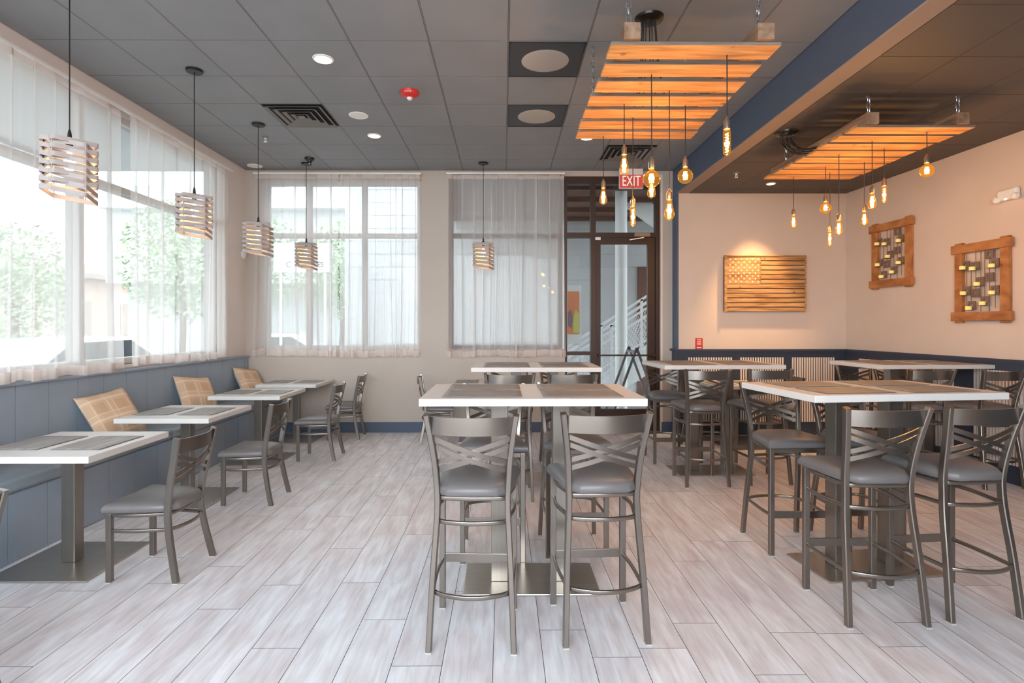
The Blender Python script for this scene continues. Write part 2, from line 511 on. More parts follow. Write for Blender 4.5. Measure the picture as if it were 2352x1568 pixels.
# back wall
A0, A1 = -3.39, -1.165            # first window
B0, B1 = -0.78, 0.862             # second window
D0, D1 = 0.862, 2.217             # storefront with the door
AZ0, AZ1, BZ1 = 1.165, 3.545, 3.61
b = MB()
b.box(XL, A0, YB, YB + TH, -0.1, ZC + 0.1); b.box(A1, B0, YB, YB + TH, -0.1, ZC + 0.1)
b.box(A0, A1, YB, YB + TH, -0.1, AZ0); b.box(A0, A1, YB, YB + TH, AZ1, ZC + 0.1)
b.box(B0, B1, YB, YB + TH, -0.1, AZ0); b.box(B0, D1, YB, YB + TH, BZ1, ZC + 0.1)
b.box(D1, XB + 0.3, YB, YB + TH, -0.1, ZC + 0.1)
struct(b.build('wall_back', 'wall_dimmed', smooth=0))
b = MB()
b.box(XB + 0.004, 5.4, Y2, YB, -0.1, ZC + 0.1)
struct(b.build('wall_alcove', 'wall', smooth=0))
b = MB(); b.box(XB - 0.004, XB + 0.02, Y2 - 0.003, YB, 1.18, ZBB); struct(b.build('trim_corner', 'navy', smooth=0))
b = MB(); b.prism([(xr(Y2 + .2), Y2 + .2), (xr(YN), YN), (xr(YN) + TH, YN), (xr(Y2 + .2) + TH, Y2 + .2)], -0.1, ZC + 0.1)
struct(b.build('wall_right', 'wall', smooth=0))
b = MB(); b.box(1.7, 5.6, YN - TH, YN, -0.1, ZC + 0.1); b.box(XL - TH, 1.7, YN - TH, YN, -0.1, 0.95); struct(b.build('wall_rear_blocker', 'wall', smooth=0))  # added unseen behind the camera; darkens reflections in the stool backs
# baseboards
b = MB(); b.box(XL, D0, YB - 0.014, YB, 0, 0.142); struct(b.build('baseboard_back', 'navy', smooth=0))
b = MB(); b.box(D1 + 0.02, XB, YB - 0.014, YB, 0, 0.142); b.box(D1 + 0.005, D1 + 0.02, YB - 0.014, YB + 0.06, 0, 0.142)
struct(b.build('baseboard_door', 'navy', smooth=0))

# wainscot of the side room
b = MB(); b.box(XB - 0.012, xr(Y2), Y2 - 0.022, Y2, 0, 1.15); b.box(XB - 0.012, XB, Y2, YB, 0, 1.15)
w1 = struct(b.build('trim_1', 'navy_dark', smooth=0))
b = MB(); b.box(XB - 0.045, xr(Y2), Y2 - 0.052, Y2, 1.15, 1.178); b.box(XB - 0.045, XB, Y2, YB - 0.01, 1.15, 1.178)
b.box(XB - 0.03, xr(Y2), Y2 - 0.036, Y2, 1.125, 1.15)
b.build('cap_rail', 'navy_dark', w1, smooth=0)
def slats(parent, T, width, z0=0.18, z1=1.065, n=18):
    b = MB(); p = width / n
    for i in range(n): b.box(-width / 2 + p * (i + .28), -width / 2 + p * (i + .78), 0, 0.014, z0, z1, T)
    b.build('slat_panel', 'slat_pale', parent, smooth=0)
for a, c in ((2.520, 3.134), (3.235, 3.842), (3.949, 4.543)):
    slats(w1, Matrix.Translation(((a + c) / 2, Y2 - 0.036, 0)), c - a)
ang = math.atan(0.050)
b = MB(); b.prism([(xr(Y2) + .001, Y2 - .02), (xr(YN) + .001, YN), (xr(YN) - .022, YN), (xr(Y2) - .022, Y2 - .02)], 0, 1.15)
w2 = struct(b.build('trim_2', 'navy_dark', smooth=0))
b = MB(); b.prism([(xr(Y2) + .001, Y2 - .02), (xr(YN) + .001, YN), (xr(YN) - .052, YN), (xr(Y2) - .052, Y2 - .02)], 1.15, 1.178)
b.prism([(xr(Y2) + .001, Y2 - .02), (xr(YN) + .001, YN), (xr(YN) - .036, YN), (xr(Y2) - .036, Y2 - .02)], 1.125, 1.15)
b.build('cap_rail', 'navy_dark', w2, smooth=0)
for i in range(4):
    yc = 7.03 - i * 0.85
    T = Matrix.Translation((xr(yc) - 0.022, yc, 0)) @ Matrix.Rotation(PI / 2 + ang, 4, 'Z')
    slats(w2, T, 0.62)

# ------------------------------------------------------------------ windows and door
def frame_grid(b, us, ws, u0, u1, w0, w1, bar, depth, place):
    """bars of a window; place(u0,u1,d0,d1,w0,w1) writes a box"""
    for u in us: place(u - bar / 2, u + bar / 2, -depth / 2, depth / 2, w0, w1)
    for w in ws: place(u0, u1, -depth / 2 + .004, depth / 2 - .004, w - bar / 2, w + bar / 2)
wr = struct_root('window_1')
b = MB(); xw = XL - 0.10
pl = lambda u0, u1, d0, d1, w0, w1: b.box(xw + d0, xw + d1, u0, u1, w0, w1)
frame_grid(b, [WY0 + .03, 2.55, 4.86, WY1 - .03], [WZ0 + .03, 2.80, WZ1 - .03], WY0, WY1, WZ0, WZ1, 0.06, 0.12, pl)
b.build('frame', 'window_grey', wr, smooth=0)
for (y0, y1) in ((WY0 + .06, 2.52), (2.58, 4.83), (4.89, WY1 - .06)):
    for z0, z1 in ((WZ0 + .06, 2.77), (2.83, WZ1 - .06)):
        MB().box(xw - .004, xw + .004, y0, y1, z0, z1).build('pane', 'glass', wr, smooth=0)
MB().box(XL - TH, XL + 0.012, WY0, WY1, WZ0 - .03, WZ0).build('sill', 'wall_white', wr, smooth=0)
yw = YB + 0.10
def back_window(name, x0, x1, z0, z1, us, material):
    r = struct_root(name); b = MB()
    pl = lambda u0, u1, d0, d1, w0, w1: b.box(u0, u1, yw + d0, yw + d1, w0, w1)
    frame_grid(b, us, [z0 + .025, 2.775, z1 - .025], x0, x1, z0, z1, 0.06, 0.11, pl)
    b.build('frame', material, r, smooth=0)
    e = sorted(us)
    for i in range(len(e) - 1):
        for a, c in ((z0 + .055, 2.745), (2.805, z1 - .055)):
            MB().box(e[i] + .03, e[i + 1] - .03, yw - .004, yw + .004, a, c).build('pane', 'glass', r, smooth=0)
back_window('window_2', A0, A1, AZ0, AZ1, [A0 + .03, -2.765, -1.98, A1 - .03], 'window_grey')
back_window('window_3', B0, B1 - .03, AZ0, BZ1, [B0 + .03, B1 - .06], 'bronze')
# storefront: sidelight, transom light, door
def px_x(p, y=yw): return (p - 1157.3) * y / FPX
def px_z(p, y=yw): return CAMZ + (PCY - p) * y / FPX
sr = struct_root('window_4'); b = MB()
xm0, xm1 = px_x(1356), px_x(1367)
for x0, x1 in ((D0, D0 + .035), (xm0, xm1), (D1 - .06, D1)): b.box(x0, x1, yw - .06, yw + .06, 0, BZ1)
b.box(D0, D1, yw - .058, yw + .058, BZ1 - .10, BZ1)
b.box(D0, D1, yw - .058, yw + .058, px_z(546), px_z(535))
b.box(D0, xm0, yw - .056, yw + .056, px_z(815), px_z(807)); b.box(D0, xm0, yw - .056, yw + .056, 0, 0.18)
b.build('frame', 'bronze', sr, smooth=0)
zt = px_z(540)
for x0, x1, z0, z1 in ((D0 + .035, xm0, px_z(535), BZ1 - .1), (xm1, D1 - .06, px_z(535), BZ1 - .1), (D0 + .035, xm0, px_z(807), px_z(546)), (D0 + .035, xm0, .18, px_z(815))):
    MB().box(x0, x1, yw - .004, yw + .004, z0, z1).build('pane', 'glass', sr, smooth=0)
dr = struct_root('door_1')
dx0, dx1, dz1 = xm1 + .006, D1 - .066, px_z(547)
gx0, gx1, gz0, gz1 = px_x(1379), px_x(1487), 0.31, px_z(561)
b = MB()
b.box(dx0, gx0, yw - .03, yw + .03, .012, dz1); b.box(gx1, dx1, yw - .03, yw + .03, .012, dz1)
b.box(gx0, gx1, yw - .03, yw + .03, gz1, dz1); b.box(gx0, gx1, yw - .03, yw + .03, .012, gz0)
b.build('door_leaf', 'bronze', dr, smooth=0)
MB().box(gx0, gx1, yw - .004, yw + .004, gz0, gz1).build('pane', 'glass', dr, smooth=0)
zp = px_z(815)
b = MB(); b.box(dx0 + .02, dx1 - .01, yw - .125, yw - .09, zp - .012, zp + .012)
b.box(dx0 + .02, dx0 + .05, yw - .12, yw - .03, zp - .02, zp + .02); b.box(dx1 - .04, dx1 - .01, yw - .12, yw - .03, zp - .02, zp + .02)
b.build('push_bar', 'bronze', dr, smooth=0, bevel=.004)
b = MB(); cx = px_x(1470); b.box(cx - .10, cx + .12, yw - .11, yw - .06, px_z(545), px_z(540) + .02)
b.sweep([(cx, yw - .1, px_z(546)), (cx + .02, yw - .16, px_z(549)), (px_x(1443), yw - .10, px_z(553))], RECT(.018, .012))
b.build('door_closer', 'socket', dr)
MB().box(px_x(1366), px_x(1378), yw - .064, yw - .060, px_z(552), px_z(546)).build('door_sticker', 'white_plastic', dr, smooth=0)
b = MB(); b.box(D0, D1, yw - .08, yw + .08, 0, .012); b.build('threshold', 'threshold', dr, smooth=0)
b = MB(); b.box(D1 - .005, D1 + .022, YB - .012, YB + .06, 0, BZ1 + .02); struct(b.build('trim_door', 'wall_white', smooth=0))

# ------------------------------------------------------------------ curtains
def curtain(name, label, p0, p1, zt, zb, folds, amp, seed, group='sheer white curtains', flare=1.25):
    rnd = random.Random(seed)
    p0, p1 = Vector((*p0, 0)), Vector((*p1, 0))
    d = p1 - p0; L = d.length; d.normalize(); nrm = Vector((-d.y, d.x, 0))
    t = thing(name, label, 'curtain', (*((p0 + p1) / 2).xy, zb), 0, group)
    o = Vector(t.location)
    nc, nr = folds * 14, 16
    fw = [0.6 + rnd.random() * 1.2 for _ in range(folds)]
    am = [0.5 + rnd.random() * 0.9 for _ in range(folds + 1)]
    sk = [rnd.uniform(-1, 1) for _ in range(folds + 1)]
    tot = sum(fw); cum = [0]
    for w in fw: cum.append(cum[-1] + w / tot)
    pw_ = [.5 + rnd.random() for _ in range(folds)]
    low = [rnd.uniform(-.012, .022) for _ in range(folds + 1)]
    def pt(u, v):                       # u along rod, v 0 top .. 1 bottom
        f = u * folds; i = min(int(f), folds - 1); q = f - i
        s = cum[i] + (cum[i + 1] - cum[i]) * q
        a = am[i] * amp * (0.6 + 0.6 * v)
        ph = 2 * PI * q
        wdt = .34 * pw_[i]
        p_ = min(1, max(0, (q - .5) / wdt + .5))
        st = p_ * p_ * (3 - 2 * p_)
        off = a * (st if i % 2 == 0 else 1 - st) + .010 * math.sin(ph * 1.5 + i) * v + .012 * math.sin(9 * u + seed)
        wl = fw[i] / tot * L
        lat = -wl * wdt * (.36 + .12 * v) * math.sin(2 * PI * (p_ - .5)) + (sk[i] * (1 - q) + sk[i + 1] * q) * .05 * v * v
        e = (s - .5) * L * (1 + (flare - 1) * .06 * v * v)
        z = zt + (zb - zt) * v + (low[i] * (1 - q) + low[i + 1] * q) * v + .006 * math.cos(ph) * v
        return p0 + d * (L / 2 + e + lat) + nrm * off + Vector((0, 0, z)) - o
    H = zt - zb
    for part, va, vb, rows, mt in (('header', 0, .055 / H, 2, 'sheer_hem'), ('cloth', .055 / H, 1 - .085 / H, nr, 'sheer'), ('hem', 1 - .085 / H, 1, 3, 'sheer_hem')):
        vs = [pt(u / nc, va + (vb - va) * r / rows) for r in range(rows + 1) for u in range(nc + 1)]
        fs = [(r * (nc + 1) + c, r * (nc + 1) + c + 1, (r + 1) * (nc + 1) + c + 1, (r + 1) * (nc + 1) + c) for r in range(rows) for c in range(nc)]
        b = MB(); b.add(vs, fs); b.build(part, mt, t, smooth=180, fix=False)
    return t
cx = XL + 0.10
curtain('curtain', 'long sheer white curtain over the window behind the bench, the length nearest the camera', (cx, 0.9), (cx, 5.20), 3.49, 1.085, 15, .030, 11)
curtain('curtain', 'sheer white curtain over the window behind the bench, the length ending at the room corner', (cx, 5.26), (cx, 7.20), 3.49, 1.10, 9, .028, 5)
cy = YB - 0.09
curtain('curtain', 'loosely spread sheer white curtain with street view on the back window beside the room corner', (-3.46, cy), (-2.30, cy), 3.60, 1.075, 7, .034, 21)
curtain('curtain', 'closely gathered sheer white curtain before the pale wall, middle of the back windows', (-2.28, cy), (-1.17, cy), 3.60, 1.065, 12, .036, 33)
curtain('curtain', 'sheer white curtain beside the brown-framed glass door', (-0.78, cy), (0.845, cy), 3.60, 1.065, 13, .036, 44)
def rod(name, label, a, c):
    t = thing(name, label, 'curtain rod', a, 0)
    A, Cc = Vector(a), Vector(c)
    MB().sweep([Vector(), Cc - A], RECT(.026, .022)).build('pole', 'white_plastic', t, smooth=0)
    b = MB()
    for f in (0.02, .5, .98):
        q = (Cc - A) * f; n = Vector((-.085, 0, 0)) if abs(c[0] - a[0]) < .01 else Vector((0, .085, 0))
        b.sweep([q, q + n], RECT(.014, .03))
    b.build('bracket', 'white_plastic', t, smooth=0)
rod('curtain_rod', 'white curtain rail over the long window behind the bench', (cx, 0.85, 3.505), (cx, 7.25, 3.505))
rod('curtain_rod', 'white curtain rail over the back window nearest the bench', (-3.48, cy, 3.615), (-1.15, cy, 3.615))
rod('curtain_rod', 'white curtain rail over the back window next to the door', (-0.80, cy, 3.62), (0.85, cy, 3.62))

# ------------------------------------------------------------------ bench with cushions and pillows
bt = thing('banquette_bench', 'long blue-grey built-in bench under the curtained window', 'bench', (XL, 3.0, 0))
BY0, BY1, BXF = 0.2, 7.80, 0.520            # local: x from wall
b = MB(); b.box(.01, BXF, BY0 - 3, BY1 - 3, 0, .44); b.build('base', 'bench_blue', bt, smooth=0)
b = MB()
y = BY0
while y < BY1 - .02:
    b.box(BXF - .002, BXF + .008, y - 3 + .003, min(y + .30, BY1) - 3 - .003, .015, .435); y += .30
b.build('front_boards', 'bench_blue', bt, smooth=0)
b = MB(); b.box(.004, .042, BY0 - 3, BY1 - 3, .44, 1.062)
y = BY0
while y < BY1 - .02:
    b.box(.042, .050, y - 3 + .003, min(y + .30, BY1) - 3 - .003, .445, 1.06); y += .30
b.build('back_boards', 'bench_blue', bt, smooth=0)
b = MB(); b.box(.004, .075, BY0 - 3, BY1 - 3, 1.062, 1.088); b.build('cap_rail', 'bench_blue', bt, smooth=0, bevel=.006)
for y0, y1 in ((BY0, 1.95), (1.96, 4.0), (4.01, 5.22), (5.23, 6.50), (6.51, BY1)):
    b = MB(); b.box(.055, BXF + .02, y0 - 3, y1 - 3, .441, .530)
    o = b.build('seat_cushion', 'bench_vinyl', bt, smooth=50); m = o.modifiers.new('round', 'BEVEL'); m.width = .028; m.segments = 4

def pillow(label, loc, rot, s=.46, th=.075):
    t = thing('throw_pillow', label, 'pillow', loc, 0, 'plaid pillows on the bench'); t.rotation_euler = rot
    n = 18; vs = {1: [], -1: []}
    for sg in (1, -1):
        for j in range(n + 1):
            for i in range(n + 1):
                u, v = i / n * 2 - 1, j / n * 2 - 1
                pinch = 1 - .07 * (1 - abs(u) ** 3) * 0 - .06 * (1 - v * v) * abs(u) ** 4 - .06 * (1 - u * u) * abs(v) ** 4
                h = th * ((1 - u ** 4) * (1 - v ** 4)) ** .55
                vs[sg].append((u * s / 2 * (1 - .06 * (1 - v * v)), sg * h, s / 2 + v * s / 2 * (1 - .06 * (1 - u * u))))
    f = [(j * (n + 1) + i, j * (n + 1) + i + 1, (j + 1) * (n + 1) + i + 1, (j + 1) * (n + 1) + i) for j in range(n) for i in range(n)]
    for sg, nm, mt in ((-1, 'front_cover', 'plaid'), (1, 'back_cover', 'pillow_back')):
        me = bpy.data.meshes.new(nm); me.from_pydata(vs[sg], [], f if sg < 0 else [tuple(reversed(q)) for q in f])
        ul = me.uv_layers.new(name='UVMap')
        for lp in me.loops:
            p = me.vertices[lp.vertex_index].co; ul.data[lp.index].uv = (p.x / s + .5, p.z / s)
        me.shade_smooth(); me.materials.append(M[mt]); o = bpy.data.objects.new(nm, me); COL.objects.link(o); o.parent = t
# local: x width, -y plaid face, z up. leaning against the bench back, plaid face to the room
def lean(loc, label, turn, tilt, roll=0, **k):
    pillow(label, loc, (R(-tilt), R(roll), R(90 + turn)), **k)
lean((XL + .36, 4.84, .535), 'plaid tan pillow propped on the bench between the two nearest tables', -14, 33, -6)
lean((XL + .33, 6.12, .535), 'plaid tan pillow propped upright on the bench, second along from the camera', -20, 30, 7)
lean((XL + .33, 7.46, .535), 'plaid tan pillow on the bench at the far corner of the room', -12, 32, 8)
lean((XL + .34, 3.22, .535), 'plaid tan pillow cut by the frame edge, on the bench behind the nearest table', -14, 32, 0)

# ------------------------------------------------------------------ seats
def upath(zf, fx, fy, px_, py_, bow, n=8):
    """ring that runs from one front leg round the back to the other, level at height zf"""
    pts = [(-fx, fy, zf), (-fx - .008, fy * .3, zf), (-px_ - .004, py_ * .62, zf), (-px_ + .012, py_ - .004, zf), (-px_ * .5, py_ - bow * .75, zf), (0, py_ - bow, zf)]
    pts = pts + [(-p[0], p[1], p[2]) for p in reversed(pts[:-1])]
    return bez(pts, 5)
def make_seat(kind, label, group):
    bar = kind == 'bar'
    zs = .700 if bar else .405           # underside of pad
    top = 1.092 if bar else .845
    t = thing('bar_stool' if bar else 'dining_chair', label, 'bar stool' if bar else 'chair', (0, 0, 0), 0, group)
    # rear posts
    zb = zs - .08
    if bar: pts = lambda s: [(s * .196, -.222, .008), (s * .184, -.188, .30), (s * .172, -.156, .52), (s * .166, -.146, .64), (s * .168, -.148, .74), (s * .180, -.178, .90), (s * .207, -.226, top)]
    else: pts = lambda s: [(s * .192, -.215, .008), (s * .178, -.178, .18), (s * .168, -.154, .32), (s * .167, -.150, .42), (s * .175, -.168, .56), (s * .198, -.224, top)]
    post_y = lambda z: next((a[1] + (b_[1] - a[1]) * (z - a[2]) / (b_[2] - a[2]) for a, b_ in zip(pts(1), pts(1)[1:]) if a[2] <= z <= b_[2]), -.22)
    post_x = lambda z: next((a[0] + (b_[0] - a[0]) * (z - a[2]) / (b_[2] - a[2]) for a, b_ in zip(pts(1), pts(1)[1:]) if a[2] <= z <= b_[2]), .2)
    for s in (-1, 1):
        b = MB(); b.sweep(bez(pts(s), 5), RRECT(.027, .037, .004, 1), ref=(0, 1, 0))
        lg = b.build('leg', 'steel', t)
        MB().cbox((s * .196 if bar else s * .192, -.222 if bar else -.215, .003), (.028, .040, .006)).build('glide', 'glide', lg, smooth=0)
        b = MB(); b.cbox((s * .190, .180, (zs + .006) / 2), (.031, .031, zs - .006)); lg = b.build('leg', 'steel', t, smooth=0, bevel=.003)
        MB().cbox((s * .190, .180, .003), (.031, .031, .006)).build('glide', 'glide', lg, smooth=0)
    # seat pad: wide square front, rounded narrower back
    prof = []
    def half(y):
        f = (y + .195) / .405
        return (.176 + .046 * f) * (1 - max(0, 1 - f * 4.0) ** 2 * .34)
    ys = [-.195 + .405 * (1 - math.cos(PI * k / 12)) / 2 for k in range(13)]
    ring = [(half(y), y) for y in ys] + [(-half(y), y) for y in reversed(ys)]
    b = MB(); vs = []; n = len(ring)
    cyc = .01
    for sc, z in ((.93, 0), (.985, .006), (1.0, .018), (.992, .034), (.95, .050), (.84, .062), (.62, .070), (.32, .0745)):
        vs += [(x * sc, cyc + (y - cyc) * sc, zs + z) for x, y in ring]
    vs.append((0, cyc, zs + .0755)); L = 8
    fs = [tuple(reversed(range(n)))]
    for l in range(L - 1): fs += [(l * n + i, l * n + (i + 1) % n, (l + 1) * n + (i + 1) % n, (l + 1) * n + i) for i in range(n)]
    fs += [((L - 1) * n + i, (L - 1) * n + (i + 1) % n, L * n) for i in range(n)]
    b.add(vs, fs); b.build('seat', 'vinyl', t, smooth=50)
    ov = lambda w, h: RRECT(w, h, min(w, h) * .45, 3)
    def ring_part(nm, z, bow):
        b = MB(); b.sweep(upath(z, .186, .176, post_x(z) - .004, post_y(z) + .004, bow), ov(.014, .022)); b.build(nm, 'steel', t, smooth=50)
    ring_part('seat_ring', zs - .012, .022)
    b = MB(); b.cbox((0, .180, zs - .016), (.37, .012, .026)); b.build('front_rail', 'steel', t, smooth=0)
    if bar:
        ring_part('side_ring', .578, .040)
        ring_part('foot_ring', .262, .062)
        b = MB(); b.cbox((0, .182, .268), (.372, .010, .046)); b.build('foot_plate', 'steel', t, smooth=0, bevel=.002)
    else:
        ring_part('side_ring', .302, .045)
    # back rail and crossed bars, bowed rearward
    def strip(x0, z0, x1, z1, h, bow, dy=0.0):
        vs = []; N = 12
        for k in range(N + 1):
            q = k / N; x = x0 + (x1 - x0) * q; z = z0 + (z1 - z0) * q
            w = 1 - (2 * q - 1) ** 2
            yv = post_y(z) + .002 - bow * w + dy * w
            for dz, th in ((-h / 2, -.004), (-h / 2, .004), (h / 2, .004), (h / 2, -.004)):
                vs.append((x, yv + th - dz * .25 * 0, z + dz))
        fs = [(0, 1, 2, 3), tuple(4 * N + j for j in (3, 2, 1, 0))]
        for k in range(N): fs += [(4 * k + j, 4 * k + 4 + j, 4 * k + 4 + (j + 1) % 4, 4 * k + (j + 1) % 4) for j in range(4)]
        return MB().add(vs, fs)
    zt_ = top - .052
    xx = post_x(zt_) - .008
    strip(-xx, zt_, xx, zt_, .082, .050).build('back_rail', 'steel', t, smooth=30)
    hi, lo = (top - .112, top - .232), (top - .150, top - .272)
    for s, dy in ((1, -.003), (-1, .006)):
        for a, c in (hi, lo):
            strip(-s * (post_x(a) - .006), a, s * (post_x(c) - .006), c, .024, .042, dy).build('cross_bar', 'steel', t, smooth=30)
    return t

gs, gc = 'cross-back bar stools at the high tables', 'cross-back dining chairs'
proto = {}
def seat(kind, x, y, rot, label):
    g = gs if kind == 'bar' else gc
    if kind not in proto:
        proto[kind] = make_seat(kind, label, g); o = proto[kind]; o.location = (x, y, 0); o.rotation_euler = (0, 0, R(rot)); return o
    return dup(proto[kind], (x, y, 0), R(rot), label, g)
T_C, T_CF, T_R, T_RF, T_MF = 'nearest middle high table', 'high table in front of the curtained back window', 'big orange-lit high table nearest the camera', 'high table against the side wall', 'high table in front of the wooden flag'
seat('bar', -.142, 2.778, -2, 'bar stool with its back to us, bench side of the nearest middle high table')
seat('bar', .468, 2.830, 4, 'bar stool with its back to us, door side of the nearest middle high table')
seat('bar', -.070, 3.690, 180, 'bar stool under the far side of the nearest middle high table, toward the bench')
seat('bar', .465, 3.775, 183, 'bar stool under the far side of the nearest middle high table, toward the door')
seat('bar', .050, 4.960, 0, 'bar stool with its back to us, back middle high table, bench side')
seat('bar', .585, 4.960, 0, 'bar stool with its back to us, back middle high table, door side')
seat('bar', .060, 5.930, 180, 'bar stool facing us on the far side of the back middle high table, bench side')
seat('bar', .600, 5.930, 180, 'bar stool facing us on the far side of the back middle high table, door side')
seat('bar', 1.890, 5.360, 0, 'bar stool with its back to us at the table below the flag, nearer the door')
seat('bar', 2.490, 5.420, 3, 'bar stool at the table below the flag, its lower half hidden behind the turned table')
seat('bar', 1.820, 6.180, 180, 'bar stool facing us, between the glass door and the high table below the flag')
seat('bar', 2.340, 6.230, 180, 'bar stool facing us, behind the high table below the flag, nearer the wainscot corner')
seat('bar', 1.910, 2.978, 0, 'bar stool in front of the large turned high table, left of the pair')
seat('bar', 2.430, 3.030, 5, 'bar stool in front of the large turned high table, cut by the picture edge')
seat('bar', 1.930, 3.800, 181, 'bar stool facing us behind the large turned high table, toward the door')
seat('bar', 2.450, 3.850, 184, 'bar stool half hidden behind the steel columns of the large turned high table')
seat('bar', 3.980, 5.365, 0, 'bar stool with its back to us at the side wall table, farther from that wall')
seat('bar', 4.560, 5.270, 4, 'bar stool with its back to us squeezed beside the slatted side wall')
seat('bar', 4.070, 6.230, 182, 'bar stool facing us behind the side wall table, toward the corner of the wainscot')
seat('bar', 4.520, 6.260, 182, 'bar stool facing us behind the side wall table, right against the slatted wall')
seat('din', -2.115, 3.450, 88, 'grey cushioned cross-back chair at the dining table nearest the camera')
seat('din', -2.150, 4.830, 90, 'grey cushioned cross-back chair at the second dining table along the bench')
seat('din', -2.090, 6.340, 91, 'grey cushioned cross-back chair at the third dining table along the bench')
seat('din', -2.120, 7.480, 92, 'grey cushioned cross-back chair at the dining table by the back wall corner')
seat('din', -2.235, 2.050, 88, 'steel chair of which only a back post shows at the picture edge by the bench')
seat('din', -.870, 7.300, -84, 'cross-back chair seen side-on at the low table under the lone back window pendant')
seat('din', 3.560, 7.190, 88, 'cross-back chair at the low table beneath the wooden flag, flag side')
seat('din', 2.640 - .19, 7.200, -90, 'cross-back chair at the low table beneath the wooden flag, door side')

# ------------------------------------------------------------------ tables
def make_table(label, w, d, h, cols, plate, group, name):
    t = thing(name, label, 'table', (0, 0, 0), 0, group)
    b = MB(); b.cbox((0, 0, h - .020), (w, d, .040)); b.build('tabletop', 'top_white', t, smooth=0, bevel=.003)
    pl_ = MB().cbox((0, 0, .006), (plate[0], plate[1], .012)); pl_.build('base_plate', 'plate', t, smooth=0, bevel=.003)
    s = .098 if len(cols) == 2 else .082
    for cx_ in cols:
        b = MB(); b.cbox((cx_, 0, (h - .052 + .012) / 2), (s, s, h - .052 - .012)); b.build('column', 'brushed', t, smooth=0, bevel=.003)
    b = MB(); b.cbox((0, 0, h - .046), (w * .62, d * .5, .012)); b.build('mounting_plate', 'black', t, smooth=0)
    return t
def placemat(proto_l, x, y, z, rz, w, d, label):
    if (w, d) in proto_l: return dup(proto_l[(w, d)], (x, y, z), rz, label)
    N = 14; vs = []
    for j in range(N + 1):
        for i in range(N + 1):
            u, v = i / N - .5, j / N - .5
            vs.append((u * w, v * d, .0022 + .0012 * max(0, abs(v) - .42) * 12 * (.5 + .5 * math.sin(u * 23))))
    fs = [(j * (N + 1) + i, j * (N + 1) + i + 1, (j + 1) * (N + 1) + i + 1, (j + 1) * (N + 1) + i) for j in range(N) for i in range(N)]
    b = MB(); b.add(vs, fs); o = b.build('placemat', 'mat_grey', None, smooth=60)
    m = o.modifiers.new('thick', 'SOLIDIFY'); m.thickness = .0018; m.offset = -1
    o.location = (x, y, z); o.rotation_euler = (0, 0, rz)
    proto_l[(w, d)] = o
    return tag(o, label, 'placemat', 'grey wood-grain placemats')
pm = {}
ht = None
BH = 1.117
for (x, y, rz, bx, by, lab, short) in (
    (.155, 3.288, 0, 0.02, 0.005, 'white-topped high table with two steel columns, nearest in the middle of the room', 'the nearest middle high table'),
    (.300, 5.450, 0, 0, 0, 'white-topped high table in the middle row, close to the back windows', 'the middle high table by the back windows'),
    (2.130, 5.740, 2.5, 0, 0, 'white-topped high table below the wooden flag, beside the beam post', 'the high table below the flag'),
    (2.255, 3.470, 6.5, 0, 0, 'large white-topped high table turned slightly, with orange-lit placemats and steel columns', 'the large turned high table'),
    (4.205, 5.760, 2.5, 0, 0, 'white-topped high table with one end against the slatted side wall', 'the high table against the side wall')):
    W_ = 1.28 if y == 3.470 else 1.20
    if ht is None:
        ht = make_table(lab, 1.20, .75, BH, (-.18, .18), (.77, .41), 'white high tables', 'high_table'); o = ht
        o.location = (x, y, 0)
    else: o = dup(ht, (x, y, 0), R(rz), lab, 'white high tables')
    o.rotation_euler = (0, 0, R(rz))
    ca, sa = math.cos(R(rz)), math.sin(R(rz))
    for sx, nx in ((-1, 'bench-ward'), (1, 'flag-ward')):
        for sy, ny in ((-1, 'near'), (1, 'far')):
            lx, ly = sx * .272, sy * .172
            placemat(pm, x + lx * ca - ly * sa, y + lx * sa + ly * ca, BH, R(rz), .43, .285,
                     'grey placemat at the %s %s corner of %s' % (ny, 'bench-side' if sx < 0 else 'far-right', short))
dt = None
for (x, y, lab, short, grp) in (
    (-2.742, 3.560, 'square white dining table nearest the camera beside the bench', 'the dining table nearest the camera', 1),
    (-2.745, 4.855, 'square white dining table, second from the camera along the bench', 'the second dining table along the bench', 1),
    (-2.740, 6.260, 'square white dining table, third from the camera along the bench', 'the third dining table along the bench', 1),
    (-2.745, 7.400, 'square white dining table in the far corner against the back wall', 'the corner dining table', 1),
    (-.280, 7.420, 'low white table against the back wall under the lone pendant', 'the low table under the lone pendant', 0),
    (2.985, 7.200, 'low white table by the wainscot beneath the wooden flag', 'the low table beneath the flag', 0)):
    if dt is None:
        dt = make_table(lab, .76, .76, .755, (0,), (.61, .60), 'white dining tables', 'dining_table'); o = dt; o.location = (x, y, 0)
    else: o = dup(dt, (x, y, 0), 0, lab, 'white dining tables')
    placemat(pm, x - .205, y, .755, R(90), .41, .30, 'grey placemat on the %s side of %s' % ('bench' if grp else 'door' if x > 0 else 'bench', short))
    placemat(pm, x + .170, y, .755, R(90), .41, .30, 'grey placemat on the %s side of %s' % ('chair' if grp else 'wall corner' if x > 0 else 'door', short))

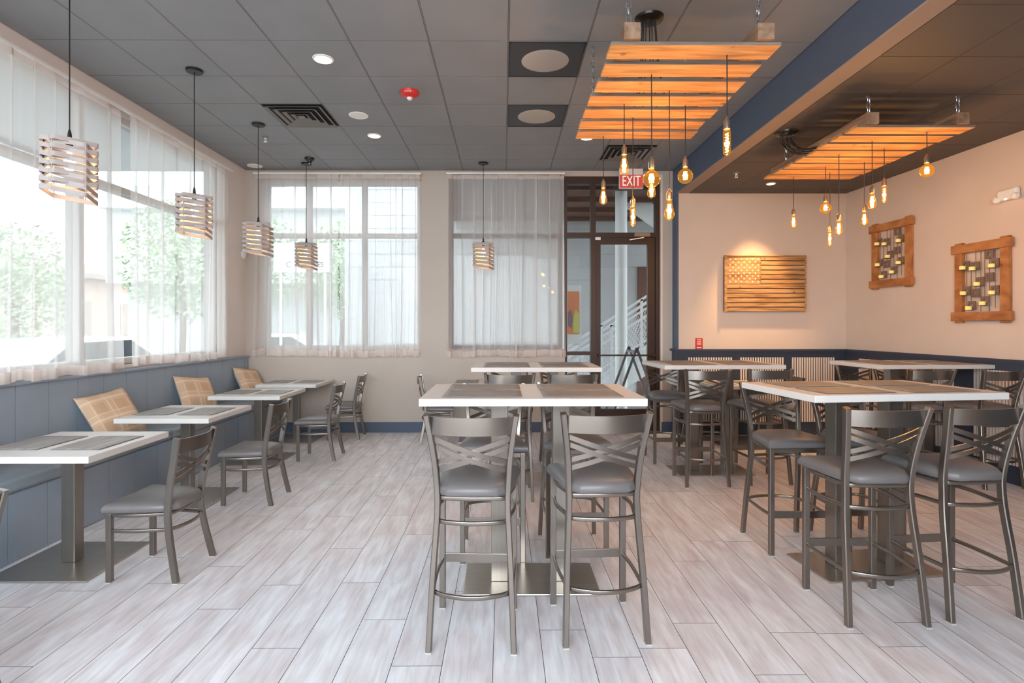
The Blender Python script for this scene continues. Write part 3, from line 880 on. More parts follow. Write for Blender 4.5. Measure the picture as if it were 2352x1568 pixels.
# ------------------------------------------------------------------ slatted pendants
def make_pendant(label):
    t = thing('pendant_lamp', label, 'pendant lamp', (0, 0, 0), 0, 'slatted pendant lamps')   # origin: centre of the shade top
    up = ZC - 2.60
    b = MB(); b.lathe([(.062, up - .022), (.066, up - .018), (.066, up - .002), (.05, up)], 28); b.build('canopy', 'black', t)
    b = MB(); b.tube([(0, 0, .06), (0, 0, up - .01)], .0035, 8, ref=(1, 0, 0)); b.build('cord', 'black', t)
    b = MB(); b.lathe([(.006, .075), (.010, .055), (.012, .030), (.030, .014), (.036, .004), (.036, 0), (.018, -.010), (.018, -.05), (.012, -.055)], 20); b.build('socket_cap', 'black', t)
    dg, r, pitch = .163, .018, .0487        # half diagonal of a square ring, corner radius, pitch
    for s_, az in (('a', -29.5), ('b', 29.5)):      # two nested stacks of square rings, turned against each other
        for k in range(7 if s_ == 'b' else 6):
            z = -.012 - k * pitch + (0 if s_ == 'a' else .012)
            path = []; hw = dg * .7071
            T = Matrix.Rotation(R(az + 45), 4, 'Z')
            for sx, sy, a0 in ((1, 1, 0), (-1, 1, 90), (-1, -1, 180), (1, -1, 270)):
                for i in range(5):
                    a = R(a0 + 90 * i / 4)
                    p = T @ Vector((sx * (hw - r) + r * math.cos(a), sy * (hw - r) + r * math.sin(a), 0))
                    path.append((p.x, p.y, z - (.16 * p.x + .024 if s_ == 'b' else 0)))
            if s_ == 'b' and k == 0: path = [(p[0], p[1], min(p[2], -.012)) for p in path]
            b = MB(); b.sweep(path, RECT(.004, .026), closed=True); b.build('shade_band', 'shade_grey', t, smooth=50)
    for x, y in ((-.078, -.135), (.078, -.135), (.078, .135), (-.078, .135)):
        b = MB(); b.tube([(x, y, -.01), (x, y, -.33)], .003, 6, ref=(1, 0, 0)); b.build('shade_rod', 'shade_grey', t)
    b = MB(); b.lathe([(.012, -.055), (.014, -.075), (.028, -.105), (.032, -.130), (.026, -.155), (.012, -.172), (.001, -.176)], 18); b.build('bulb', 'pendant_bulb', t, smooth=60)
    return t
pp = None
for x, y, lab, rz in ((-2.612, 3.366, 'slatted grey pendant lamp nearest the camera, largest in view', 37), (-2.640, 4.766, 'slatted grey pendant lamp over the second dining table', 29),
                  (-2.655, 6.036, 'slatted grey pendant lamp over the third dining table, before the room corner', 6), (-2.655, 7.500, 'slatted grey pendant lamp over the corner dining table', 12), (-.275, 7.457, 'slatted grey pendant lamp hanging alone before the second back window', 0)):
    if pp is None: pp = make_pendant(lab); pp.location = (x, y, 2.60); pp.rotation_euler = (0, 0, R(rz))
    else: dup(pp, (x, y, 2.60), R(rz), lab)
    lamp('pendant_glow', 'POINT', (x, y, 2.45), 15, WARM, shadow_soft_size=.03)

# ------------------------------------------------------------------ pallet lights with hanging bulbs
def chain_mesh(z0, z1, x, y):
    b = MB(); L = .050; r = .0042; z = z0; k = 0
    while z < z1:
        pts = []
        for i in range(16):
            a = 2 * PI * i / 16
            u = .0125 * math.cos(a); w = .0125 * math.sin(a) + (.0135 if math.sin(a) > 0 else -.0135)
            pts.append((x + (u if k % 2 else 0), y + (0 if k % 2 else u), min(z1, z + .026 + w)))
        b.tube(pts, r, 6, closed=True, ref=(0, 1, 0) if k % 2 else (1, 0, 0))
        z += .040; k += 1
    return b
def pallet(label, x0, x1, y0, y1, zb, zc, n, sw, chains, canopy):
    xc, yc = (x0 + x1) / 2, (y0 + y1) / 2
    t = thing('pallet_light', label, 'ceiling light', (xc, yc, zb), 0)
    pitch = (y1 - y0 - sw) / (n - 1)
    rnd = random.Random(n)
    for k in range(n):
        y = y0 + k * pitch - yc
        j0, j1 = rnd.uniform(-.012, .012), rnd.uniform(-.012, .012)
        b = MB(); b.box(x0 - xc + j0, x1 - xc + j1, y, y + sw, 0, .020)
        o = b.build('slat', 'wood_pallet', t, smooth=0, bevel=.002)
        o.data.materials.append(M['wood_edge_shaded'])
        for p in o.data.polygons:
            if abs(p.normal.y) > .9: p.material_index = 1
    bx = (x0 - xc + .105, x1 - xc - .105)
    for x in bx:
        b = MB(); b.box(x - .045, x + .045, y0 - yc - .03, y1 - yc + .0, .020, .108); b.build('beam', 'wood_beam', t, smooth=0, bevel=.003)
    for x in bx:
        for cy_ in chains:
            b = chain_mesh(.118, zc - zb - .012, x - .0, cy_ - yc); c = b.build('chain', 'chain', t)
            h = MB(); h.lathe([(.006, .100), (.006, .118), (.018, .119), (.018, .124), (.006, .128)], 12, c=(x, cy_ - yc, 0))
            h.build('hook', 'chain', c)
    ct = thing('cable_canopy', 'round black canopy with drooping cables above the ' + canopy[2], 'canopy', (canopy[0], canopy[1], zc))
    b = MB(); b.lathe([(.03, -.032), (.075, -.028), (.098, -.016), (.102, 0)], 32); b.build('cover', 'black_gloss', ct)
    rnd = random.Random(5)
    for k in range(7):
        a = k / 7 * 2 * PI
        e = Vector(((xc if canopy[0] > x0 else x0 + .08) - canopy[0] + .12 * math.cos(a) * (1 if canopy[0] > x0 else .3), (.05 if canopy[0] > x0 else -.3) + .14 * math.sin(a), zb + .03 - zc))
        p = [(.045 * math.cos(a), .045 * math.sin(a), -.028), (.05 * math.cos(a), .05 * math.sin(a), -.09), tuple(Vector((.04 * math.cos(a), .04 * math.sin(a), -.2)).lerp(e, .35)), tuple(e)]
        MB().tube(bez(p, 5), .0042, 6, ref=(1, .3, 0)).build('cable', 'black', ct)
pallet('wooden pallet light over the middle high tables, hung on chains', .590, 1.525, 3.03, 4.56, 3.03, ZC, 7, .165, (3.10, 4.34), (1.03, 3.94, 'pallet light over the middle tables'))
pallet('wooden pallet light in the side room by the wooden flag, hung on chains', 2.765, 3.680, 4.33, 5.88, 3.05, ZR, 8, .158, (4.36, 5.64), (2.66, 5.22, 'pallet light in the side room'))

def bulb_parts(t, kind, drop):
    """origin at the cord's top; bulb hangs below"""
    b = MB(); b.tube([(0, 0, .01), (.001, 0, -drop * .5), (0, 0, -drop)], .0032, 6, ref=(1, 0, 0)); b.build('cord', 'black', t)
    z = -drop
    b = MB(); b.lathe([(.004, z + .012), (.007, z), (.014, z - .008), (.0185, z - .018), (.0185, z - .062), (.016, z - .064)], 18); b.build('socket', 'socket', t)
    z -= .062
    if kind == 'st': pr = [(.0135, 0), (.0145, -.012), (.019, -.035), (.027, -.066), (.0325, -.092), (.0315, -.110), (.022, -.125), (.009, -.131), (.003, -.136), (.0005, -.138)]
    elif kind == 'globe': pr = [(.0165, 0), (.0165, -.014)] + [(.052 * math.sin(a), -.064 + .052 * math.cos(a)) for a in [0.42 + (PI - .42) * i / 12 for i in range(12)]] + [(.0005, -.116)]
    else: pr = [(.0150, 0), (.0205, -.014), (.0215, -.03), (.0215, -.128)] + [(.0215 * math.cos(a), -.128 - .0215 * math.sin(a)) for a in [PI / 2 * i / 6 for i in range(1, 6)]] + [(.0005, -.1495)]
    b = MB(); b.lathe([(r_, z + q) for r_, q in pr], 22); b.build('glass_bulb', 'bulb_glass', t, smooth=60)
    b = MB()
    if kind == 'tube':
        pts = [(.008 * math.cos(k * .9), .008 * math.sin(k * .9), z - .022 - k * .0024) for k in range(46)]
        b.tube(pts, .0024, 5, ref=(1, .2, 0))
    else:
        h0, h1, rr = (-.030, -.108, .010) if kind == 'st' else (-.034, -.086, .013)
        for k in range(6):
            a = k / 6 * 2 * PI
            b.tube([(rr * .8 * math.cos(a), rr * .8 * math.sin(a), z + h0), (rr * math.cos(a + .3), rr * math.sin(a + .3), z + h1)], .0026, 5, ref=(1, 0, 0))
    b.build('filament', 'filament', t)
    return z
bulb_proto = {}
def bulb(px, ytop, ysock, kind, Y, lab, energy, zplane):
    """px, ytop: where the cord leaves the slats (plane zplane); ysock: socket top"""
    X = (px - 1157.3) * Y / FPX
    z1 = CAMZ + (PCY - ysock) * Y / FPX
    drop = zplane - z1
    t = thing('hanging_bulb', lab, 'light bulb', (X, Y, zplane), 0, 'amber filament bulbs')
    z = bulb_parts(t, kind, drop)
    lamp('bulb_glow', 'POINT', (X, Y, zplane + z - .07), energy, (1.0, .62, .29), shadow_soft_size=.022)
E1 = 7.5
z1, z2 = 3.03, 3.05
for px, yt, ys, k, Y, lab in (
    (1386, 312, 414, 'st', 4.49, 'teardrop filament bulb hanging in front of the narrow glass beside the door'),
    (1434, 239, 334, 'st', 3.84, 'teardrop filament bulb hanging highest on the bench side, just above the EXIT sign'),
    (1454, 270, 454, 'tube', 4.09, 'tubular spiral filament bulb hanging lowest, just under the EXIT sign'),
    (1497, 171, 363, 'globe', 3.39, 'round globe filament bulb right beside the EXIT sign'),
    (1497, 262, 395, 'st', 4.20, 'teardrop filament bulb almost hidden behind the globe bulb beside the EXIT sign'),
    (1538, 208, 436, 'st', 3.62, 'large teardrop filament bulb in front of the wall strip right of the door'),
    (1575, 245, 362, 'globe', 3.862, 'round globe filament bulb against the end of the beam'),
    (1671, 125, 270, 'tube', 3.14, 'tubular spiral filament bulb against the blue beam, under the nearest slat')):
    bulb(px, yt, ys, k, Y, lab, E1, z1)
for px, yt, ys, k, Y, lab in (
    (1825, 405, 479, 'st', 5.79, 'teardrop filament bulb of the side room pallet nearest the beam, over the flag'),
    (1899, 382, 447, 'globe', 5.41, 'small round globe filament bulb of the side room, over the flag end'),
    (1909, 395, 516, 'tube', 5.62, 'tubular filament bulb hanging lowest in the side room'),
    (1930, 353, 489, 'st', 5.02, 'teardrop filament bulb hanging before the corner of the side room'),
    (1989, 371, 469, 'st', 5.26, 'teardrop filament bulb over the first candle frame, beside the wall corner'),
    (2007, 322, 425, 'st', 4.66, 'teardrop filament bulb high above the first candle frame'),
    (2035, 340, 409, 'tube', 4.855, 'tubular filament bulb hanging just below the side room ceiling edge'),
    (2134, 300, 354, 'globe', 4.43, 'round globe filament bulb hanging alone against the side wall top')):
    bulb(px, yt, ys, k, Y, lab, E1, z2)

# ------------------------------------------------------------------ ceiling fittings
def disc(name, label, cat, x, y, z, r, lit, group=None):
    t = thing(name, label, cat, (x, y, z), 0, group)
    b = MB(); b.lathe([(r * .82, -.004), (r * .84, -.010), (r, -.006), (r * 1.02, 0)], 36); b.build('trim_ring', 'white_plastic', t)
    b = MB(); b.lathe([(.001, -.0075), (r * .80, -.0075), (r * .84, -.0045)], 32); b.build('lens' if lit else 'grille', 'downlight' if lit else 'white_plastic', t)
    return t
gd = 'recessed downlights'
for x, y, r_, lab in ((-1.478, 4.563, .083, 'lit round downlight nearest the camera in the tiled ceiling'), (-1.487, 6.40, .078, 'lit round downlight farther back, beyond the white ceiling speaker'), (.965, 6.455, .078, 'lit round downlight half hidden behind the pallet slats')):
    disc('downlight', lab, 'ceiling light', x, y, ZC, r_, True, gd)
    lamp('downlight_beam', 'SPOT', (x, y, ZC - .03), 16, (1, .84, .66), spot_size=R(110), spot_blend=.9, shadow_soft_size=.08)
disc('downlight', 'small lit downlight over the wooden flag in the side room', 'ceiling light', 3.417, 7.10, ZR, .060, True, gd)
lamp('flag_beam', 'SPOT', (3.417, 7.10, ZR - .03), 260, (1, .60, .27), rot=(R(12), 0, 0), spot_size=R(62), spot_blend=.9, shadow_soft_size=.05)
disc('ceiling_speaker', 'round white ceiling speaker between the two lit downlights', 'speaker', -1.507, 5.785, ZC, .098, False)
disc('ceiling_speaker', 'round white ceiling speaker in the corner above the back window', 'speaker', -3.40, 7.62, ZC, .098, False)
def col_x(j): return GX0 + G * j
def row_y(i): return GY0 + G * i
def diffuser(label, i, j):
    x, y = col_x(j) + G / 2, row_y(i) + G / 2
    t = thing('air_vent', label, 'vent', (x, y, ZC), 0, 'square ceiling vents')
    MB().cbox((0, 0, -.001), (.595, .595, .003)).build('backing', 'vent_dark', t, smooth=0)
    for k, s in enumerate((.285, .215, .150, .085)):
        b = MB(); w = .030
        ri = [(s, s), (-s, s), (-s, -s), (s, -s)]
        vs = [(x_, y_, -.022) for x_, y_ in ri] + [((x_ / s) * (s - w), (y_ / s) * (s - w), -.006) for x_, y_ in ri]
        vs += [(v[0], v[1], v[2] - .003) for v in vs]
        fs = []
        for q in range(4):
            q2 = (q + 1) % 4
            fs += [(q, q2, 4 + q2, 4 + q), (8 + q, 12 + q, 12 + q2, 8 + q2), (q, 8 + q, 8 + q2, q2), (4 + q, 4 + q2, 12 + q2, 12 + q)]
        b.add(vs, fs); b.build('louver', 'vent_metal', t, smooth=0)
    MB().cbox((0, 0, -.018), (.07, .07, .006)).build('centre_plate', 'vent_metal', t, smooth=0)
diffuser('square louvred ceiling vent between the bench pendants and the white speaker', 2, -1)
diffuser('square louvred ceiling vent above the EXIT sign, glowing from the bulbs', 4, 5)
for i, lab in ((0, 'dark square ceiling panel with a dim round lens, the nearer of two'), (2, 'dark square ceiling panel with a dim round lens, the farther of two')):
    t = thing('ceiling_panel', lab, 'ceiling light', (col_x(3) + G / 2, row_y(i) + G / 2, ZC), 0, 'dark ceiling panels')
    b = MB(); b.cbox((0, 0, -.001), (.592, .592, .006)); b.build('panel', 'panel_dark', t, smooth=0)
    b = MB(); b.lathe([(.001, -.0115), (.15, -.0105), (.185, -.007), (.195, -.004)], 40, c=(0, 0.01, 0)); b.build('lens', 'panel_disc', t, smooth=60)
    b = MB()
    for x0, x1, y0, y1 in ((-.298, .298, -.298, -.288), (-.298, .298, .288, .298), (-.298, -.288, -.298, .298), (.288, .298, -.298, .298)): b.box(x0, x1, y0, y1, -.007, -.002)
    b.build('panel_frame', 'black', t, smooth=0)
t = thing('fire_alarm', 'red round fire strobe on the tiled ceiling', 'fire alarm', (-.879, 5.198, ZC))
b = MB(); b.lathe([(.030, -.056), (.052, -.052), (.076, -.034), (.086, -.014), (.088, 0)], 32); b.build('housing', 'red_plastic', t)
b = MB(); b.lathe([(.001, -.082), (.016, -.078), (.026, -.066), (.028, -.054)], 20); b.build('strobe_lens', 'white_plastic', t)
text_mesh('FIRE', .036, 'star_white', 'lettering', t, (0, -.085, -.030), (R(62), 0, 0), .001)
def sprinkler(label, x, y, z):
    t = thing('sprinkler', label, 'sprinkler', (x, y, z), 0, 'sprinkler heads')
    b = MB(); b.lathe([(.012, -.012), (.036, -.006), (.038, 0)], 20); b.build('escutcheon', 'vent_metal', t)
    b = MB(); b.lathe([(.011, -.012), (.011, -.03)], 12); b.box(-.012, -.008, -.003, .003, -.055, -.028); b.box(.008, .012, -.003, .003, -.055, -.028); b.lathe([(.020, -.060), (.020, -.056)], 16); b.build('head', 'white_plastic', t)
sprinkler('small sprinkler head by the third bench pendant', -2.754, 6.45, ZC)
sprinkler('small sprinkler head on the dark side room ceiling near the beam', 2.765, 6.60, ZR)
t = thing('ceiling_camera', 'small black dome camera beside the corner pendant canopy', 'camera', (-2.53, 7.26, ZC))
b = MB(); b.lathe([(.040, -.038), (.056, -.030), (.060, -.008), (.060, 0)], 24); b.build('housing', 'black', t)
b = MB(); b.lathe([(.001, -.075), (.020, -.068), (.030, -.05), (.032, -.036)], 18); b.build('dome', 'black_gloss', t); 
b = MB(); b.lathe([(.001, -.079), (.009, -.077), (.012, -.070)], 12); b.build('lens', 'white_plastic', t)
t = thing('exit_sign', 'red EXIT sign hanging over the glass door', 'sign', (1.769, 7.74, ZC))
b = MB(); b.box(-.165, .165, -.028, .028, -.085, 0); b.build('housing', 'white_plastic', t, smooth=0, bevel=.006)
b = MB(); b.box(-.165, .165, -.024, .024, -.275, -.085); b.build('sign_body', 'white_plastic', t, smooth=0)
b = MB(); b.box(-.160, .160, -.0262, -.0242, -.270, -.088); b.build('face', 'exit_red', t, smooth=0)
text_mesh('EXIT', .205, 'exit_white', 'lettering', t, (0, -.0275, -.180), (PI / 2, 0, 0), .0008, sx=.62)

# ------------------------------------------------------------------ wall pieces
t = thing('emergency_light', 'white emergency light high on the side wall above the candle frames', 'emergency light', (xr(5.27), 5.27, 2.745), 0)
b = MB(); b.box(-.055, 0, -.105, .105, -.050, .060); b.build('housing', 'white_plastic', t, smooth=50, bevel=.02)
for s in (-1, 1):
    b = MB(); b.lathe([(.001, .0), (.026, .004), (.034, .02), (.030, .045), (.01, .055)], 18, T=Matrix.Translation((-.058, s * .098, -.030)) @ Matrix.Rotation(-PI / 2, 4, 'Y') @ Matrix.Translation((0, 0, -.03))); b.build('lamp_head', 'white_plastic', t)
MB().cbox((-.057, 0, -.042), (.004, .022, .010)).build('indicator', 'led', t, smooth=0)
t = thing('wall_sensor', 'round white wall sensor in the corner behind the third pendant', 'sensor', (XL, 7.76, 2.485))
b = MB(); b.lathe([(.001, .045), (.035, .040), (.055, .022), (.058, 0)], 24, T=Matrix.Rotation(PI / 2, 4, 'Y')); b.build('cover', 'white_plastic', t)
t = thing('fire_notice', 'small red fire notice plate above the wainscot rail', 'sign', (2.685, Y2, 1.18))
b = MB(); b.box(-.050, .050, -.006, 0, 0, .150); b.build('plate', 'red_plastic', t, smooth=0, bevel=.002)
text_mesh('FIRE', .034, 'star_white', 'lettering', t, (0, -.0068, .125), (PI / 2, 0, 0), .0004)
b = MB()
for z in (.098, .078, .058): b.box(-.030, .030, -.0072, -.006, z - .004, z + .004)
b.prism([(-.03, .016), (0, .008), (.03, .016), (.03, .03), (0, .022), (-.03, .03)], 0, .0012, Matrix.Rotation(PI / 2, 4, 'X') @ Matrix.Translation((0, 0, .006)))
b.build('printed_lines', 'star_white', t, smooth=0)

# wooden flag
FX0, FX1, FZ0, FZ1 = 3.009, 4.127, 1.688, 2.449
t = thing('wooden_flag', 'rustic wooden stars and stripes flag on the side room wall', 'wall art', ((FX0 + FX1) / 2, Y2 - .052, FZ0))
fw, fh = FX1 - FX0, FZ1 - FZ0
b = MB(); b.box(-fw / 2 + .01, fw / 2 - .01, 0, .051, .01, fh - .01); b.build('backing', 'ext_brown', t, smooth=0)
ph = fh / 12
cw = fw * .443
for k in range(12):
    z0, z1_ = k * ph + .006, (k + 1) * ph - .006
    x0 = -fw / 2 + .034 if k < 6 else -fw / 2 + cw + .006
    b = MB(); b.box(x0, fw / 2 - .016, -.020 - .002 * (k % 2), .0, z0, z1_); b.build('stripe_board', 'wood_flag', t, smooth=0, bevel=.002)
for k in range(3):
    b = MB(); hh = ph * 2; b.box(-fw / 2 + .034, -fw / 2 + cw, -.022, 0, 6 * ph + k * hh + .001, 6 * ph + (k + 1) * hh - .001); b.build('canton_board', 'wood_flag', t, smooth=0)
for x in (-fw / 2, fw / 2 - .016):
    b = MB(); b.box(x, x + (.032 if x < 0 else .016), -.030, .0, 0, fh); b.build('edge_strip', 'wood_flag', t, smooth=0, bevel=.002)
b = MB(); b.box(-fw / 2, fw / 2, -.030, 0, fh - .004, fh + .012); b.build('edge_strip', 'wood_flag', t, smooth=0)
b = MB()
cx0, cx1, cz0, cz1 = -fw / 2 + .075, -fw / 2 + cw - .035, 6 * ph + .03, fh - .045
for r_ in range(9):
    for c in range(6 if r_ % 2 == 0 else 5):
        x = cx0 + (cx1 - cx0) * (c + (0 if r_ % 2 == 0 else .5)) / 5; z = cz0 + (cz1 - cz0) * r_ / 8
        poly = [(x + (.0155 if q % 2 == 0 else .0065) * math.sin(q * PI / 5), z + (.0155 if q % 2 == 0 else .0065) * math.cos(q * PI / 5)) for q in range(10)]
        b.prism([(p[0], -p[1]) for p in poly], .0225, .0255, Matrix.Rotation(PI / 2, 4, 'X') @ Matrix.Scale(-1, 4, (0, 1, 0)))
o = b.build('stars', 'star_white', t, smooth=0)

# candle frames on the side wall
def candle_frame(label, yc, zc, w, h, where):
    ang_ = math.atan(.05)
    t = thing('candle_wall_sculpture', label, 'wall art', (xr(yc) - .002, yc, zc), ang_)
    # local: -x into room, y along wall (+y away from camera), z up
    for s in (-1, 1):
        b = MB(); b.box(-.040, 0, s * (w / 2 - .075) - .045, s * (w / 2 - .075) + .045, -h / 2, h / 2); b.build('stile', 'wood_frame', t, smooth=0, bevel=.003)
        b = MB(); b.box(-.055, -.012, -w / 2 + .0, w / 2, s * (h / 2 - .065) - .045, s * (h / 2 - .065) + .045); b.build('rail', 'wood_frame', t, smooth=0, bevel=.003)
    wi, hi_ = w - .225, h - .235
    def P(u, v): return (wi / 2 - u * wi, hi_ / 2 - v * hi_)
    b = MB()
    for k, (u, v0, v1) in enumerate(((.11, -.02, .95), (.23, .2, .85), (.35, -.02, .72), (.48, -.02, 1.02), (.58, -.02, .9), (.70, .1, 1.02), (.84, -.02, .96))):
        y = P(u, 0)[0]; b.tube([(-.022, y, P(0, v0)[1]), (-.022, y, P(0, v1)[1])], .0036, 6, ref=(1, 0, 0))
    b.build('rods', 'iron', t)
    def sq(u, v, s=.043):
        y, z = P(u, v); b = MB()
        for y0, y1, z0, z1 in ((-s, s, .45 * s, s), (-s, s, -s, -.45 * s), (-s, -.45 * s, -.45 * s, .45 * s), (.45 * s, s, -.45 * s, .45 * s)): b.box(-.034, -.024, y + y0, y + y1, z + z0, z + z1)
        return b
    for u, v in ((.72, .06), (.72, .44), (.36, .69)): sq(u, v).build('square_plate', 'iron', t, smooth=0)
    names = ('upper corner-side', 'upper second', 'upper camera-side', 'middle', 'lower corner-side', 'lower camera-side', 'second lowest', 'lowest')
    for k, (u, v) in enumerate(((.10, .20), (.36, .23), (.85, .22), (.48, .50), (.12, .64), (.85, .66), (.62, .83), (.26, .90))):
        y, z = P(u, v)
        b = sq(u, v); b.lathe([(.001, z - .052), (.034, z - .050), (.036, z - .046)], 16, c=(-.066, y, 0)); b.box(-.07, -.03, y - .01, y + .01, z - .052, z - .047)
        b.build('candle_holder', 'iron', t, smooth=0)
        q = Matrix.Translation(t.location) @ Matrix.Rotation(ang_, 4, 'Z') @ Vector((-.066, y, z - .0465))
        c = thing('candle', 'stubby yellow candle on the %s holder of the %s' % (names[k], where), 'candle', q, 0, 'candles in the wall frames')
        MB().lathe([(.026, 0), (.0265, .004), (.0265, .034), (.024, .038), (.008, .036)], 18).build('wax', 'candle', c)
        MB().tube([(0, 0, .034), (.001, 0, .044)], .0014, 5, ref=(1, 0, 0)).build('wick', 'black', c)
candle_frame('wooden frame of iron candle holders on the side wall, near the room corner', 6.77, 2.372, .70, .83, 'candle frame near the room corner')
candle_frame('wooden frame of iron candle holders on the side wall, under the emergency light', 5.555, 1.945, .66, .83, 'candle frame under the emergency light')

# ------------------------------------------------------------------ outdoors
b = MB(); b.box(-60, 40, -20, 80, -.30, -.125); struct(b.build('floor_street', 'ext_ground', smooth=0))
b = MB(); b.box(XL - 2.4, XL - TH, -6, 8.2, 3.76, 3.95); b.box(XL - 2.44, XL - 2.4, -6, 8.2, 3.70, 4.1); struct(b.build('ceiling_canopy_slab', 'ext_grey', smooth=0))
b = MB(); b.box(-1.2, 8, YB + TH, 13.0, 3.95, 4.2)
root = b.build('ceiling_porch', 'ext_brown', smooth=0); struct(root)
for k in range(5):
    MB().box(-1.2, 8, 8.7 + k * .95, 8.78 + k * .95, 3.86, 3.95).build('joist', 'ext_brown', root, smooth=0)
# pale building behind the back windows
t = thing('building', 'pale grey building wall behind the back windows and door', 'building', (1.5, 13.0, -.13))
b = MB(); b.box(-5.2, 9, 0, 6, 0, 9); b.build('wall', 'ext_grey', t, smooth=0)
b = MB()
for k in range(30): b.box(-5.2, 9, -.012, 0, .3 * k, .3 * k + .285)
b.build('siding', 'ext_grey', t, smooth=0)
b = MB(); b.box(1.62, 2.3, -.06, 0, 0, 3.0); b.build('side_door', 'ext_brown', t, smooth=0)
b = MB(); b.box(2.2, 4.4, -.03, 0, 1.2, 2.2); b.build('orange_panel', 'poster_orange', t, smooth=0)
# white steel column
b = MB(); b.tube([(2.09, 9.9, -.13), (2.09, 9.9, 3.9)], .105, 24, ref=(1, 0, 0)); b.box(1.94, 2.24, 9.75, 10.05, -.13, -.10)
tag(b.build('steel_column', 'ext_white'), 'white round steel column outside the glass door', 'column')
# white stair
t = thing('outdoor_stair', 'white steel stair with mesh railing outside the glass door', 'stairs', (1.7, 10.6, -.13))
sl = .635
def along(x0, x1, z0, dy, w, h, nm):
    MB().sweep([(x0, dy, z0 + sl * x0), (x1, dy, z0 + sl * x1)], RECT(w, h)).build(nm, 'ext_white', t, smooth=0)
for dy in (0, 1.1):
    along(-.6, 2.9, .22, dy, .06, .30, 'stringer')
    along(-.6, 2.9, 1.42, dy, .05, .05, 'handrail'); along(-.6, 2.9, 1.17, dy, .04, .04, 'mid_rail'); along(-.6, 2.9, .50, dy, .04, .04, 'low_rail')
    for x in (-.5, .35, 1.2, 2.05, 2.85): MB().box(x - .025, x + .025, dy - .025, dy + .025, .25 + sl * x, 1.42 + sl * x).build('rail_post', 'ext_white', t, smooth=0)
    b = MB()
    for k in range(52):
        x = -.6 + k * .068
        for dx in (.34, -.34):
            xa, xb = x, x + dx
            if -.6 <= xb <= 2.9: b.sweep([(xa, dy, .52 + sl * xa), (xb, dy, 1.15 + sl * xb)], RECT(.010, .010))
    b.build('mesh_panel', 'ext_white', t, smooth=0)
for k in range(9):
    MB().box(-.5 + k * .28, -.5 + k * .28 + .30, 0, 1.1, .18 + sl * (-.5 + k * .28), .22 + sl * (-.5 + k * .28)).build('tread', 'ext_white', t, smooth=0)
# upper flight
t = thing('upper_stair', 'upper white stair flight seen through the glass above the door', 'stairs', (2.2, 11.0, 3.0))
for dy in (0,):
    MB().sweep([(-.3, dy, 1.45), (2.4, dy, -.55)], RECT(.08, .36)).build('stringer', 'ext_white', t, smooth=0)
    for off in (.55, .95): MB().sweep([(-.3, dy, 1.45 + off), (2.4, dy, -.55 + off)], RECT(.05, .05)).build('handrail', 'ext_white', t, smooth=0)
    b = MB()
    for k in range(20): b.box(-.3 + k * .14, -.28 + k * .14, dy - .01, dy + .01, 1.5 - .74 * k * .14, 2.4 - .74 * k * .14)
    b.build('balusters', 'ext_white', t, smooth=0)
# sandwich board
t = thing('sandwich_board', 'folding grey sandwich board on the pavement outside the door', 'sign', (2.12, 9.15, -.125))
for s in (-1, 1):
    b = MB()
    for dy in (-.28, .28): b.sweep([(0, dy, 1.27), (s * .46, dy, 0)], RECT(.035, .035))
    b.sweep([(s * .03, -.28, 1.2), (s * .03, .28, 1.2)], RECT(.03, .03)); b.sweep([(s * .42, -.28, .11), (s * .42, .28, .11)], RECT(.03, .03))
    f = b.build('board_frame', 'grid_metal', t, smooth=0)
# poster board outside the sidelight
t = thing('poster_board', 'framed colour poster board behind the narrow glass beside the door', 'poster', (1.32, 10.4, 0))
b = MB(); b.box(-.16, .13, 0, .04, 1.16, 2.26); b.build('frame', 'ext_white', t, smooth=0)
b = MB(); b.box(-.13, .09, -.006, 0, 1.34, 2.14); b.build('print', 'poster_orange', t, smooth=0)
b = MB(); b.prism([(-.02, -1.36), (.085, -1.36), (.085, -1.72), (.02, -1.80), (-.03, -1.6)], .007, .009, Matrix.Rotation(-PI / 2, 4, 'X') @ Matrix.Rotation(PI, 4, 'X') @ Matrix.Scale(-1, 4, (0, 1, 0)) if False else Matrix(((1, 0, 0, 0), (0, 0, -1, 0), (0, -1, 0, 0), (0, 0, 0, 1)))); b.build('print_patch', 'poster_yellow', t, smooth=0)
b = MB(); b.prism([(-.125, -1.5), (-.06, -1.45), (-.03, -1.62), (-.06, -1.8), (-.12, -1.75)], .007, .010, Matrix(((1, 0, 0, 0), (0, 0, -1, 0), (0, -1, 0, 0), (0, 0, 0, 1)))); b.build('print_patch', 'poster_mauve', t, smooth=0)
b = MB(); b.box(-.14, -.11, .0, .03, -.125, 1.16); b.box(.08, .11, 0, .03, -.125, 1.16); b.build('stand', 'ext_white', t, smooth=0)
# far building, sign
t = thing('building', 'grey balcony building across the street seen through the corner back window', 'building', (-9.5, 26, -.13))
b = MB(); b.box(-9, 4.2, 0, 8, 3.6, 14); b.build('upper_storey', 'ext_grey', t, smooth=0)
b = MB(); b.box(-9, 4.2, 1.5, 8, 0, 3.6); b.build('ground_storey', 'ext_grey', t, smooth=0)
b = MB(); b.box(-9, 4.4, -.6, 0, 7.0, 7.5); b.build('balcony_band', 'ext_white', t, smooth=0)
for k in range(6):
    MB().box(-8 + k * 2.1, -6.9 + k * 2.1, -.05, 0, 8.1, 10.4).build('window_unit', 'ext_white', t, smooth=0)
t = thing('shop_sign', 'pale shop sign across the street seen through the corner back window', 'sign', (-4.33, 12.0, 2.70))
b = MB(); b.box(-.62, .62, 0, .06, -.05, .58); b.build('sign_board', 'ext_white', t, smooth=0)
text_mesh('C', .17, 'sign_text', 'lettering', t, (-.30, -.004, .11), (PI / 2, 0, 0), .002)
text_mesh('EYES', .15, 'sign_text', 'lettering', t, (.30, -.004, .11), (PI / 2, 0, 0), .002)
